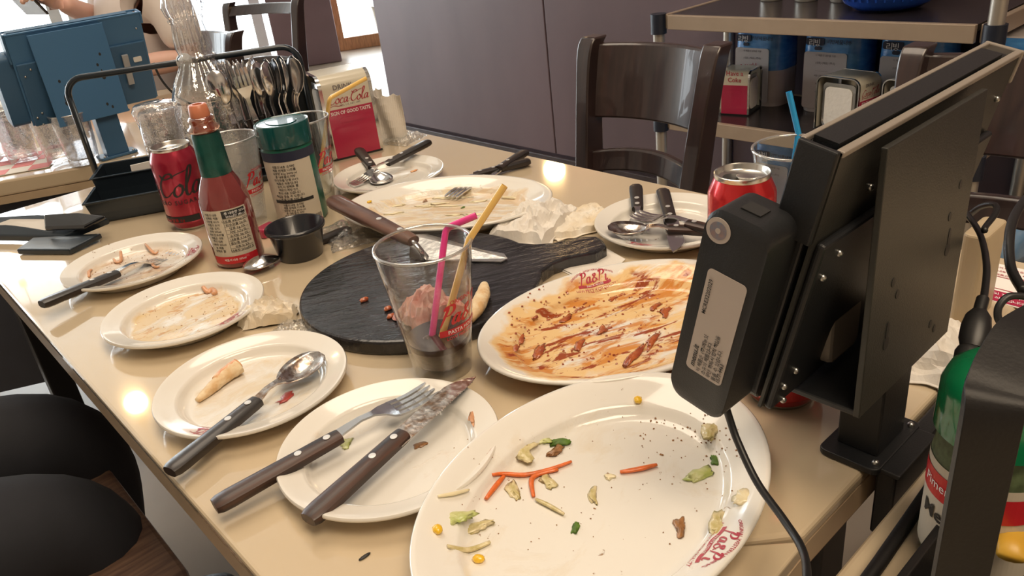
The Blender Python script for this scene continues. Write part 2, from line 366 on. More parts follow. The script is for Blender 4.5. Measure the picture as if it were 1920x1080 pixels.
# front window wall: oak-framed bays
k = 1
FA = Vector((3.82, 6.62, 0)); fe = Vector((0.886, -0.463, 0)); fz = math.atan2(fe.y, fe.x)
bays = [(-7.9, -6.0), (-5.95, -4.0), (-3.95, -2.2), (-2.15, -0.62), (-0.05, 1.7), (1.75, 3.9)]
for (a, b) in bays:
    mk = lambda t, z: (FA.x + fe.x * t, FA.y + fe.y * t, z)
    R3 = Matrix.Rotation(fz, 3, 'Z')
    fr = MB().box(mk((a + b) / 2, 0.055), (b - a, 0.08, 0.11), R3).box(mk((a + b) / 2, HC - 0.05), (b - a, 0.08, 0.10), R3)
    for xx in (a + 0.045, b - 0.045): fr.box(mk(xx, HC / 2), (0.09, 0.08, HC - 0.2), R3)
    o = struct(fr.build('window_%d' % k, 'oak' if k > 4 else 'pale_frame', bevel=0.004))
    MB().box(mk((a + b) / 2, HC / 2), (b - a - 0.17, 0.006, HC - 0.2), R3).build('pane', 'pane', o); k += 1
pc = Vector((3.286, 6.235, 0)) + Vector((0.463, 0.886, 0)) * 0.09
struct(MB().box((pc.x, pc.y, HC / 2), (0.515, 0.18, HC), Matrix.Rotation(fz, 3, 'Z')).build('wall_pillar', 'pillar', bevel=0.01))

# warm pendant bulbs over the tables (they glint on the table top)
M['bulb'] = mat('glowing_bulb', (1.0, 0.66, 0.30), 0.5, emit=26)
M['brass'] = mat('black_lamp_socket', (0.03, 0.03, 0.03), 0.4)
for i, (x, y, z, lb) in enumerate([(0.53, 3.04, TZ + 1.25, 'glowing pendant bulb over the far end of the room, nearer one'), (0.56, 5.1, TZ + 1.25, 'glowing pendant bulb hanging nearest the front window'), (2.15, 2.23, TZ + 0.64, 'glowing pendant bulb beside the brown wall')]):
    e = empty('pendant_lamp', (x, y, z), lb, 'lamp')
    MB().ball((0, 0, 0), 0.045, 10).build('bulb', 'bulb', e, smooth=True)
    MB().tube([(0, 0, 0.03), (0, 0, 0.10)], 0.02, 12).build('socket', 'brass', e)
    MB().tube([(0, 0, 0.10), (0, 0, HC - z)], 0.003, 6).build('cord', 'brass', e)

# ------------------------------------------------------------------ the dining table
M['top'] = mat('glossy_beige_laminate', (0.63, 0.515, 0.36), 0.09, var=0.04, vscale=6, coat=1.0)
M['edge'] = mat('beige_edge_band', (0.50, 0.38, 0.25), 0.35, var=0.1, vscale=30)
M['edge_dark'] = mat('brown_edge_strip', (0.22, 0.14, 0.085), 0.5, var=0.2, vscale=60)
M['frame_black'] = mat('black_table_frame', (0.018, 0.018, 0.02), 0.4, 0.3, var=0.1)
X0, X1, Y0, Y1 = 0.105, 0.845, 0.181, 1.53
def top_piece(parent, poly, name='tabletop'):
    t = MB().prism(poly, TZ - 0.012, TZ).build(name, 'top', parent, bevel=0.004, bseg=3)
    a = Vector((sum(p[0] for p in poly) / len(poly), sum(p[1] for p in poly) / len(poly), 0))
    MB().prism([(a.x + (x - a.x) * 0.998, a.y + (y - a.y) * 0.998) for x, y in poly], TZ - 0.034, TZ - 0.0125).build('edge_band', 'edge', parent)
    MB().prism([(a.x + (x - a.x) * 0.994, a.y + (y - a.y) * 0.994) for x, y in poly], TZ - 0.038, TZ - 0.0345).build('underside_strip', 'edge_dark', parent)
S1 = (0.363, 0.1835); S2 = (0.335, 0.21); S3 = (0.30, 0.215)
tb = empty('dining_table', (0, 0, 0), 'long glossy beige dining table covered with dirty plates', 'table')
top_piece(tb, [(X0, Y1), (X0, 0.215), S3, S2, (S1[0] + 0.002, S1[1] + 0.0015), (0.366, Y0), (X1, Y0), (X1, Y1)])
for x, y in ((X0 + 0.05, 0.30), (0.437, Y0 + 0.03), (X1 - 0.05, Y0 + 0.04), (X0 + 0.05, Y1 - 0.05), (X1 - 0.05, Y1 - 0.05)):
    MB().box((x, y, (TZ - 0.038) / 2), (0.04, 0.04, TZ - 0.038)).build('leg', 'frame_black', tb, bevel=0.003)
for (a, b) in (((X0 + 0.05, 0.30), (X0 + 0.05, Y1 - 0.05)), ((X1 - 0.05, Y0 + 0.04), (X1 - 0.05, Y1 - 0.05)), ((0.437, Y0 + 0.035), (X1 - 0.05, Y0 + 0.035))):
    MB().box(((a[0] + b[0]) / 2, (a[1] + b[1]) / 2, TZ - 0.06), (max(0.025, abs(a[0] - b[0])), max(0.025, abs(a[1] - b[1])), 0.04)).build('apron', 'frame_black', tb)
def corner_piece(parent):
    poly = [(S1[0], S1[1] - 0.003), (S2[0] - 0.001, S2[1] - 0.003), (S3[0], S3[1] - 0.003), (X0 + 0.002, 0.212), (X0 + 0.002, 0.168), (0.363, 0.1785)]
    poly = [(0.3635, 0.1775), (S1[0] - 0.001, S1[1] - 0.003), (S2[0] - 0.001, S2[1] - 0.003), (S3[0], S3[1] - 0.003), (X0 + 0.002, 0.212), (X0 + 0.002, 0.165)]
    top_piece(parent, poly, 'corner_leaf')
corner_piece(tb)

# adjoining table on the right (its pale edge runs to the lower right corner)
tb3 = empty('neighbouring_table', (0, 0, 0), 'beige table in the lower right corner carrying the black condiment rack', 'table')
top_piece(tb3, [(0.10, -0.60), (1.05, -0.60), (1.05, 0.156), (0.10, 0.150)])
for x, y in ((0.15, -0.55), (1.0, -0.55), (0.15, 0.10), (1.0, 0.10)):
    MB().box((x, y, (TZ - 0.038) / 2), (0.035, 0.035, TZ - 0.038)).build('leg', 'frame_black', tb3, bevel=0.003)

# far table behind the kiosk (turned a little)
e1 = Vector((0.901, -0.433, 0)); n1 = Vector((0.433, 0.901, 0)); A0 = Vector((0.226, 1.762, 0))
far = empty('window_table', (A0.x, A0.y, 0), 'beige table behind the far tablet, laid with glasses on a red checked mat', 'table', rz=math.atan2(-0.433, 0.901))
def FT(a, b, h=0.0): q = A0 + e1 * a + n1 * b; return Vector((q.x, q.y, TZ + h))
MB().prism([(-0.55, 0), (0.52, 0), (0.52, 0.75), (-0.55, 0.75)], TZ - 0.03, TZ).build('tabletop', 'top', far, bevel=0.004)
MB().prism([(-0.55, -0.001), (0.52, -0.001), (0.52, 0.75), (-0.55, 0.75)], TZ - 0.045, TZ - 0.0305).build('edge_band', 'edge', far)
for x, y in ((-0.5, 0.06), (0.47, 0.06), (-0.5, 0.69), (0.47, 0.69)):
    MB().box((x, y, (TZ - 0.045) / 2), (0.045, 0.045, TZ - 0.045)).build('leg', 'frame_black', far, bevel=0.003)
M['dark_panel'] = mat('under_table_shade', (0.03, 0.035, 0.05), 0.5, var=0.1)
MB().box((0, 0.03, TZ - 0.25), (1.0, 0.02, 0.40)).build('shade_sheet', 'dark_panel', far)  # added dark sheet standing in for the shade below the tabletop

# ------------------------------------------------------------------ chairs
M['chair'] = mat('dark_walnut_chair', (0.040, 0.022, 0.020), 0.28, col2=(0.022, 0.013, 0.013), vscale=9, stretch=(1, 8, 1), coat=0.4)
M['chair_seat'] = mat('worn_brown_seat', (0.20, 0.12, 0.08), 0.45, col2=(0.10, 0.055, 0.04), vscale=16, stretch=(1, 10, 1))
def chair(loc, rz, label, seat_mat='chair', group=None, wtop=0.152, wbot=0.132, panel=True):
    """origin at floor under the seat centre; the back stands at +x"""
    e = empty('dining_chair', loc, label, 'chair', group, rz)
    H = 0.842
    for s in (-1, 1):
        p = [(0.19, s * wbot, 0.0), (0.175, s * wbot, 0.24), (0.175, s * wbot, 0.45), (0.195, s * (wbot * 0.6 + wtop * 0.4), 0.62), (0.225, s * wtop, 0.80), (0.245, s * wtop, H)]
        m = MB(); pts = spline(p, 5); vs = []
        for i, q in enumerate(pts):
            hw = 0.017 if q.z < 0.75 else 0.017 + 0.003 * (q.z - 0.75) / 0.1; dp = 0.020 + 0.010 * max(0, math.sin(PI * min(1, q.z / H)))
            vs += [(q.x - dp, q.y - hw, q.z), (q.x + dp, q.y - hw, q.z), (q.x + dp, q.y + hw, q.z), (q.x - dp, q.y + hw, q.z)]
        n = len(pts)
        m.add(vs, [(4 * i + k, 4 * i + (k + 1) % 4, 4 * i + 4 + (k + 1) % 4, 4 * i + 4 + k) for i in range(n - 1) for k in range(4)] + [(3, 2, 1, 0), tuple(4 * (n - 1) + k for k in range(4))])
        m.build('back_post', 'chair', e, bevel=0.005, smooth=True, auto=40)
        MB().add([(-0.20 + a * 0.017, s * 0.15 + b * 0.017, 0.0) for a, b in ((-1, -1), (1, -1), (1, 1), (-1, 1))] + [(-0.20 + a * 0.021, s * 0.15 + b * 0.021, 0.425) for a, b in ((-1, -1), (1, -1), (1, 1), (-1, 1))],
                 [(0, 1, 2, 3)[::-1], (4, 5, 6, 7)] + [(i, (i + 1) % 4, 4 + (i + 1) % 4, 4 + i) for i in range(4)]).build('front_leg', 'chair', e, bevel=0.003)
        MB().box((-0.01, s * 0.142, 0.19), (0.36, 0.016, 0.025)).build('side_stretcher', 'chair', e)
    def rail(name, z0, z1, x0, x1, w, bow, th):
        m = MB(); N = 14; vs = []
        for i in range(N + 1):
            y = -w + 2 * w * i / N; b = bow * (1 - (y / w) ** 2); zb = 0.012 * (1 - (y / w) ** 2) if name == 'lower_rail' else 0
            vs += [(x0 + b, y, z0 + zb), (x0 + b + th, y, z0 + zb), (x1 + b + th, y, z1 + zb), (x1 + b, y, z1 + zb)]
        m.add(vs, [(4 * i + k, 4 * i + 4 + k, 4 * i + 4 + (k + 1) % 4, 4 * i + (k + 1) % 4) for i in range(N) for k in range(4)] + [(0, 1, 2, 3), (4 * N + 3, 4 * N + 2, 4 * N + 1, 4 * N)])
        m.build(name, 'chair', e, bevel=0.005, smooth=True, auto=40)
    rail('top_rail', 0.680 if panel else 0.79, 0.828, 0.198, 0.236, wtop - 0.012, 0.035, 0.018)
    rail('lower_rail', 0.565, 0.612, 0.175, 0.185, wbot - 0.005, 0.03, 0.018)
    MB().prism(rrect(0.42, 0.37, 0.045, 5, cx=-0.02), 0.425, 0.452).build('seat', seat_mat, e, bevel=0.006)
    MB().box((-0.19, 0, 0.40), (0.018, 0.32, 0.045)).build('seat_apron', 'chair', e)
    return e
chair((1.025, 1.01, 0), 0.0, 'dark brown wooden chair at the beige table, left of the metal shelf cart')
chair((1.10, 0.325, 0), 0.0, 'dark brown wooden chair behind the near tablet stand, in front of the shelf cart', wtop=0.205, wbot=0.185)

# ------------------------------------------------------------------ shelf cart
M['cart_edge'] = mat('beige_aluminium_edge', (0.42, 0.33, 0.25), 0.35, 0.3, var=0.05)
M['cart_post'] = mat('silver_cart_post', (0.50, 0.46, 0.40), 0.3, 0.6, var=0.05)
M['cart_board'] = mat('black_shelf_board', (0.022, 0.018, 0.020), 0.22, var=0.2, bump=0.1, bscale=400)
M['cart_joint'] = mat('navy_plastic_joint', (0.015, 0.02, 0.035), 0.4, var=0.1)
cart = empty('shelf_cart', (1.92, 0.88, 0), 'metal shelf cart with beige edges and black shelves against the wall', 'shelf')
CY0, CY1, CX0, CX1 = -0.15, 0.60, 0.0, 0.36
for zz in (TZ + 0.006, TZ - 0.290, 0.12):
    b = MB().box(((CX0 + CX1) / 2, (CY0 + CY1 - 0.1) / 2, zz + 0.012), (0.35, CY1 - CY0 - 0.03 + 0.10, 0.014)).build('shelf_board', 'cart_board', cart)
    for xx in (CX0, CX1): MB().box((xx, (CY0 + CY1 - 0.1) / 2, zz), (0.016, CY1 - CY0 + 0.07, 0.040)).build('shelf_edge', 'cart_edge', cart, bevel=0.002)
    for yy in (CY0 - 0.1, CY1): MB().box(((CX0 + CX1) / 2, yy, zz), (0.35, 0.016, 0.040)).build('shelf_edge', 'cart_edge', cart, bevel=0.002)
for xx in (CX0, CX1):
    for yy in (CY1 + 0.022, CY0 - 0.122):
        MB().tube([(xx, yy, 0.06), (xx, yy, TZ + (0.02 if yy > 0.3 else 0.35))], 0.017, 14).build('post', 'cart_post', cart, smooth=True, auto=50)
        for zz in (TZ, TZ - 0.290, 0.12): MB().tube([(xx, yy, zz - 0.028), (xx, yy, zz + 0.028)], 0.0235, 14).build('joint', 'cart_joint', cart, smooth=True, auto=50)
        MB().ball((xx, yy, 0.03), 0.03, 6).build('caster', 'cart_joint', cart, smooth=True)
MB().tube([(0.0, CY0 - 0.122, TZ + 0.33), (0.36, CY0 - 0.122, TZ + 0.33)], 0.015, 10).build('push_handle', 'cart_joint', cart, smooth=True)

# goods on the cart
M['pack_blue'] = mat('blue_wrapper', (0.05, 0.22, 0.56), 0.25, col2=(0.12, 0.36, 0.72), vscale=18, stretch=(1, 1, 3), bump=0.5, bscale=50, coat=0.3)
M['pack_white'] = mat('white_wrapper', (0.62, 0.56, 0.54), 0.3, var=0.12, vscale=20, bump=0.5, bscale=50, coat=0.3)
M['pack_panel'] = mat('pale_pack_panel', (0.56, 0.52, 0.52), 0.4, var=0.05)
M['grey_ink'] = mat('grey_ink', (0.16, 0.14, 0.15), 0.5)
M['pack_ink'] = mat('navy_ink', (0.015, 0.02, 0.05), 0.5)
def roll_pack(loc, w, d, h, label, grp, rz=0.0, front=True):
    """blue and white wrapped pack of rolls, printed face at -x"""
    e = empty('tissue_pack', loc, label, 'tissue pack', grp, rz)
    def body(z0, z1, mt, nm):
        m = MB(); rows = 7; out = []
        for j in range(rows + 1):
            z = z0 + (z1 - z0) * j / rows; q = z / h; k = 1 - 0.05 * abs(q - 0.5) ** 2 * 4
            out.append([(x * k, y * k, z) for x, y in rrect(d, w, min(w, d) * 0.32, 6)])
        n = len(out[0]); vs = [v for r in out for v in r]
        m.add(vs, [(j * n + i, j * n + (i + 1) % n, (j + 1) * n + (i + 1) % n, (j + 1) * n + i) for j in range(rows) for i in range(n)] + [tuple(range(n - 1, -1, -1)), tuple(rows * n + i for i in range(n))])
        return m.build(nm, mt, e, smooth=True, auto=50)
    body(0.0, h * 0.42, 'pack_white', 'lower_wrapper'); body(h * 0.42, h * 0.985, 'pack_blue', 'upper_wrapper')
    body(h * 0.985, h, 'pack_white', 'top_seam')
    if front:
        X = -d / 2 - 0.0008
        fr = lambda x, y, z: (X - z, -x, y)
        pn = MB().prism(rrect(w * 0.70, h * 0.62, 0.008, 4, cx=-0.06 * w, cy=h * 0.36), 0, 0.0012, fr).build('info_panel', 'pack_panel', e)
        tx = MB(); X2 = X - 0.0016
        for k, (s, sz, yy, xx) in enumerate([('이 제품의 내용물 식용', 0.0085, h * 0.64, 0), ('(내용) (재료) (주의)', 0.009, h * 0.56, 0.0), ('------------------', 0.008, h * 0.47, -0.01), ('제품 내용량 용량', 0.0075, h * 0.42, -0.01), ('제품 원재료', 0.0075, h * 0.33, -0.012), ('식용시 주의', 0.0075, h * 0.24, -0.012)]):
            put(tx, text_geo(s, sz * 0.8), lambda x, y: (X2, -(x + xx - 0.05 * w), yy + y))
        tx.build('panel_print', 'grey_ink', e)
        bd = MB().prism(rrect(w * 0.30, 0.020, 0.006, 3, cx=-w * 0.24, cy=h * 0.78), 0, 0.0012, fr).prism(rrect(w * 0.11, 0.010, 0.004, 3, cx=-w * 0.19, cy=h * 0.71), 0, 0.0012, fr).build('name_badge', 'pack_ink', e)
        t2 = MB(); put(t2, text_geo('리빙', 0.021, bold=0.02), lambda x, y: (X - 0.0024, -(x - w * 0.24), h * 0.78 + y)); t2.build('name_print', 'white_ink', e)
        t3 = MB(); put(t3, text_geo('리빙제품내용', 0.0135, bold=0.01), lambda x, y: (X2, -(x + w * 0.16), h * 0.79 + y)); t3.build('title_print', 'pack_ink', e)
    return e
Z2 = TZ - 0.2705; ZT = TZ + 0.0255
EY = lambda px, py, x: PX(px, py, x).y
roll_pack((2.19, EY(1415, 130, 2.125), Z2), 0.160, 0.13, 0.255, 'blue and white tissue pack behind the napkin box that reads Have a Coke', 'tissue packs on the cart')
roll_pack((2.19, EY(1553, 130, 2.125), Z2), 0.178, 0.13, 0.255, 'blue and white tissue pack in the middle of the cart shelf', 'tissue packs on the cart')
roll_pack((2.19, EY(1702, 130, 2.125), Z2), 0.178, 0.13, 0.255, 'blue and white tissue pack partly behind the right wooden chair', 'tissue packs on the cart')
roll_pack((2.14, 1.20, 0.140), 0.16, 0.14, 0.26, 'blue tissue pack on the bottom shelf seen above the right cola can', 'tissue packs on the cart')
M['blue_plastic'] = mat('blue_translucent_plastic', (0.02, 0.10, 0.55), 0.2, coat=0.5, var=0.1)
M['bag_blue'] = mat('pale_blue_bag', (0.12, 0.32, 0.62), 0.3, col2=(0.35, 0.5, 0.7), vscale=14, bump=0.8, bscale=22, coat=0.4)
roll_pack((2.16, 0.60, Z2), 0.16, 0.14, 0.24, 'blue tissue pack at the far right seen past the edge of the near tablet', 'tissue packs on the cart', front=False)
for (x, y, z, s, lb) in ((2.07, 0.62, 0.1405, 0.13, 'crumpled blue plastic pack on the bottom shelf right of the near tablet'), (2.08, 0.36, Z2, 0.11, 'pale blue plastic bag on the shelf at the right edge of the photo')):
    m = MB().ball((0, 0, s * 0.62), s, 9, (0.8, 1.0, 0.66), jit=0.35, seed=s * 30); o = m.build('plastic_bag', 'bag_blue', None, loc=(x, y, z), smooth=True); tag(o, lb, 'bag')
# blue basket on the cart top
bk = empty('plastic_basket', (2.10, 0.92, ZT), 'blue plastic basket on top of the shelf cart', 'basket')
MB().lathe([(0.0, 0.002), (0.075, 0.002), (0.105, 0.02), (0.135, 0.09), (0.142, 0.092), (0.142, 0.096), (0.131, 0.094), (0.10, 0.024), (0.07, 0.006), (0, 0.006)], 48).build('bowl', 'blue_plastic', bk, smooth=True, auto=50)
for k in range(36):
    a = 2 * PI * k / 36; MB().tube([(0.112 * math.cos(a), 0.112 * math.sin(a), 0.03), (0.134 * math.cos(a), 0.134 * math.sin(a), 0.085)], 0.0022, 4).build('rib', 'blue_plastic', bk)
# three small things on the cart top
M['shaker'] = mat('brushed_shaker', (0.45, 0.42, 0.38), 0.35, 0.6, var=0.1)
for i, yy in enumerate((1.30, 1.19, 1.085)):
    e = empty('salt_shaker', (2.19, yy, ZT), ['grey shaker on the cart top, farthest from the blue basket', 'grey shaker on the cart top, middle one of three', 'grey shaker on the cart top, next to the blue basket'][i], 'shaker', 'shakers on the cart top')
    MB().lathe([(0, 0), (0.030, 0), (0.032, 0.004), (0.030, 0.05), (0.026, 0.08), (0, 0.08)], 20).build('body', 'shaker', e, smooth=True, auto=50)
    MB().lathe([(0, 0.08), (0.027, 0.08), (0.027, 0.095), (0.015, 0.105), (0, 0.106)], 20).build('cap', 'cart_joint', e, smooth=True, auto=50)

# ------------------------------------------------------------------ plates
def plate_prof(R, H, rw):
    """round or oval plate: well radius rw, rim height H"""
    return [(0, 0.0045), (rw * 0.9, 0.0045), (rw * 0.97, 0.0052), (rw * 1.005, 0.0080), (rw * 1.03, 0.0118), (rw * 1.055, 0.0138), (rw * 1.085, 0.0143), (R * 0.90, H * 0.86), (R * 0.965, H * 0.985), (R * 0.99, H), (R, H - 0.0012),
            (R * 0.998, H - 0.003), (R * 0.96, H - 0.005), (rw * 1.12, 0.0100), (rw * 1.0, 0.003), (rw * 0.95, 0.0), (rw * 0.90, 0.0), (rw * 0.88, 0.0015), (0, 0.0015)]
def rimz(R, H, rw):
    pr = plate_prof(R, H, rw)[:10]
    def f(r):
        for (a, za), (b, zb) in zip(pr, pr[1:]):
            if r <= b: return za + (zb - za) * (r - a) / max(1e-9, b - a)
        return H
    return f
def logo(parent, R, H, rw, ang, sc=1.0, ax=1.0, ay=1.0, name='printed_logo', rc=0.872):
    """red restaurant emblem printed on the rim, its top towards the rim"""
    z = rimz(R, H, rw); m = MB(); sc *= 0.86 if R > 0.1 else 0.62
    ux, uy = math.cos(ang), math.sin(ang)
    c = Vector((ux * R * rc * ax, uy * R * rc * ay, 0))
    nx, ny = ux * ay, uy * ax; l = math.hypot(nx, ny); ox, oy = nx / l, ny / l      # outward
    tx, ty = oy, -ox                                                                    # reading direction
    def fn(x, y, dz=0.00035):
        px, py = c.x + tx * x * sc + ox * y * sc, c.y + ty * x * sc + oy * y * sc
        return (px, py, z(math.hypot(px / ax, py / ay)) + dz)
    bend = lambda y0, k: (lambda x, y: fn(x, y + y0 - k * x * x))
    put(m, script_geo('Pa&Pi', 0.0135, 0.17, 0.25, False), bend(0.0015, 5))
    put(m, text_geo('ORIGINAL WESTERN DINING', 0.0042, bold=0.01), bend(0.0118, 14))
    put(m, text_geo('LOW PRICE HIGH QUALITY', 0.0042, bold=0.01), bend(-0.0134, -3))
    N = 14; vs = []
    for i in range(N + 1):
        x = -0.021 + 0.042 * i / N; s = 0.0006 * math.sin(i * 0.9)
        vs += [bend(-0.0098 + s, -3)(x, 0), bend(-0.0064 + s, -3)(x, 0)]
    m.add(vs, [(2 * i, 2 * i + 2, 2 * i + 3, 2 * i + 1) for i in range(N)])
    m.build(name, 'red_print', parent)
    m = MB(); put(m, text_geo('PASTA HOUSE', 0.0034, bold=0.01), lambda x, y: fn(x, y - 0.0081 + 3 * x * x, 0.0007)); m.build('logo_lettering', 'china', parent)
DIRTY_A = [((0.60, 0.40, 0.20), 16, 0.36, 0.16, (1, 1.6, 1), 0, 0.72, 1.4, 0.55), ((0.40, 0.17, 0.06), 30, 0.50, 0.14, (1, 1.6, 1), 0, 0.68, 3.1, 0.65), ((0.30, 0.08, 0.03), 90, 0.66, 0.03, (1, 1, 1), 0, 0.74, 8.2, 0.9)]
DIRTY_B = [((0.70, 0.48, 0.18), 20, 0.38, 0.16, (1, 2.2, 1), 0, 0.72, 1.7, 0.75), ((0.55, 0.26, 0.05), 50, 0.55, 0.06, (1, 1.8, 1), 0.2, 0.70, 5.2, 0.75)]
DIRTY_C = [((0.68, 0.50, 0.24), 20, 0.46, 0.18, (1, 2.2, 1), 0, 0.66, 4.4, 0.5), ((0.45, 0.20, 0.08), 100, 0.70, 0.03, (1, 1, 1), 0, 0.7, 2.2, 0.8)]
DIRTY_D = [((0.62, 0.42, 0.24), 18, 0.62, 0.12, (1, 2.2, 1), 0, 0.9, 6.4, 0.35)]
DIRTY_E = [((0.62, 0.42, 0.24), 20, 0.56, 0.15, (1, 2, 1), 0, 0.75, 7.4, 0.5), ((0.25, 0.10, 0.05), 80, 0.69, 0.03, (1, 1, 1), 0, 0.8, 1.2, 0.9)]
PR, PH, PW = 0.0872, 0.019, 0.064
def plate(name, x, y, dirt, label, cat, group=None, logo_at=None, R=PR, H=PH, rw=PW, ax=1.0, ay=1.0, rz=0.0, base=0.0, **kw):
    e = empty(name, (x, y, TZ + base), label, cat, group, rz)
    mt = smear_mat('china_of_' + name, dirt, ab=(R * ax, R * ay)) if dirt else 'china'
    MB().lathe(plate_prof(R, H, rw), 96, sx=ax, sy=ay).build('dish', mt, e, smooth=True, auto=60)
    if logo_at is not None:
        q = P(logo_at[0], logo_at[1], 0.017); l = (Matrix.Translation(e.location) @ Matrix.Rotation(rz, 4, 'Z')).inverted() @ q
        logo(e, R, H, rw, math.atan2(l.y / ay, l.x / ax), ax=ax, ay=ay, **kw)
    return e
GP = 'small round cream plates'
pl1 = plate('small_plate', 0.2401, 1.046, DIRTY_A, 'small plate with reddish shrimp scraps and a fork, nearest the black bill tray', 'plate', GP, (368, 468))
pl2 = plate('small_plate', 0.2277, 0.8446, DIRTY_B, 'small plate streaked with yellow oil beside a wadded napkin', 'plate', GP, (440, 598))
pl3 = plate('small_plate', 0.2079, 0.6363, DIRTY_C, 'small plate holding a pizza crust and a spoon', 'plate', GP, (395, 803))
pl4 = plate('small_plate', 0.237, 0.4578, DIRTY_D, 'nearly clean small plate under the fork and steak knife in front', 'plate', GP, (890, 838))
pl5 = plate('small_plate', 0.6349, 1.0313, DIRTY_E, 'small plate with crossed spoon and fork in front of the napkin box', 'plate', GP, None)
pl6 = plate('small_plate', 0.7117, 0.5516, DIRTY_E, 'small plate heaped with cutlery beside the near tablet stand', 'plate', GP, (1205, 452))
RED = [((0.80, 0.50, 0.14), 13, 0.34, 0.14, (1, 3.0, 1), 0, 0.93, 1.1, 0.75), ((0.60, 0.21, 0.018), 22, 0.50, 0.09, (1, 3.5, 1), 0, 0.88, 4.1, 0.85),
       ((0.30, 0.045, 0.010), 26, 0.55, 0.04, (1, 3.2, 1), 0, 0.84, 9.1, 0.95), ((0.80, 0.68, 0.45), 30, 0.60, 0.10, (1, 5, 1), 0, 0.80, 13.0, 0.7), ((0.20, 0.05, 0.02), 110, 0.68, 0.02, (1, 1, 1), 0, 0.9, 5.5, 0.9)]
CREAMY = [((0.70, 0.50, 0.28), 16, 0.42, 0.14, (1, 4.0, 1), 0, 0.82, 2.3, 0.75), ((0.84, 0.74, 0.55), 28, 0.50, 0.10, (1, 4, 1), 0, 0.80, 6.0, 0.9), ((0.42, 0.24, 0.12), 60, 0.66, 0.06, (1, 2, 1), 0, 0.85, 3.3, 0.7)]
SALAD = [((0.68, 0.55, 0.36), 14, 0.56, 0.16, (1, 1.6, 1), 0, 0.88, 2.9, 0.40), ((0.36, 0.22, 0.12), 120, 0.69, 0.02, (1, 1, 1), 0, 0.9, 8.8, 0.9)]
OR, OH, OW = 0.146, 0.025, 0.108
AY = 0.708
pb = plate('oval_platter', 0.3004, 0.2969, SALAD, 'large oval platter with salad scraps, carrot strips and corn, nearest the camera', 'platter', 'large oval platters', (1332, 1018), OR, OH, OW, 1.0, AY + 0.015, 0.1193, sc=1.0)
pm = plate('oval_platter', 0.4925, 0.435, RED, 'large oval platter smeared with orange tomato sauce', 'platter', 'large oval platters', (1112, 528), OR, OH, OW, 0.985, AY, -0.3188, sc=1.0)
pf = plate('oval_platter', 0.5942, 0.8329, CREAMY, 'large oval platter coated with leftover cream sauce behind the pizza board', 'platter', 'large oval platters', None, OR, OH, OW, 1.0, 0.70, -0.9252)
def on_platter(p, R, H, rw, ax, ay):
    z = rimz(R, H, rw); mw = Matrix.Translation(p.location) @ Matrix.Rotation(p.rotation_euler.z, 4, 'Z'); inv = mw.inverted()
    def f(px, py, dz=0.0):
        h = 0.006
        for _ in range(4):
            q = P(px, py, h); l = inv @ q; h = z(math.hypot(l.x / ax, l.y / ay)) + p.location.z - TZ
        return Vector((q.x, q.y, TZ + h + dz))
    return f
onB = on_platter(pb, OR, OH, OW, 1.0, AY + 0.015); onM = on_platter(pm, OR, OH, OW, 0.985, AY); onF = on_platter(pf, OR, OH, OW, 1.0, 0.70)
on1, on2, on3, on4, on5, on6 = [on_platter(p, PR, PH, PW, 1, 1) for p in (pl1, pl2, pl3, pl4, pl5, pl6)]

# ------------------------------------------------------------------ cutlery
def frame_of(A, B, roll=0.0):
    """local x runs from A (handle end) to B (tip), z is up"""
    A, B = Vector(A), Vector(B); x = (B - A).normalized(); y = Vector((0, 0, 1)).cross(x).normalized(); z = x.cross(y)
    if roll:
        q = Matrix.Rotation(roll, 3, x); y = q @ y; z = q @ z
    return Matrix(((x.x, y.x, z.x, A.x), (x.y, y.y, z.y, A.y), (x.z, y.z, z.z, A.z), (0, 0, 0, 1)))
def strip(m, secs, th):
    """secs: (x, halfwidth, z) -> thin metal strip"""
    vs = []
    for (x, w, z) in secs: vs += [(x, -w, z - th / 2), (x, w, z - th / 2), (x, w, z + th / 2), (x, -w, z + th / 2)]
    n = len(secs)
    m.add(vs, [(4 * i + k, 4 * i + 4 + k, 4 * i + 4 + (k + 1) % 4, 4 * i + (k + 1) % 4) for i in range(n - 1) for k in range(4)] + [(0, 1, 2, 3), (4 * n - 1, 4 * n - 2, 4 * n - 3, 4 * n - 4)])
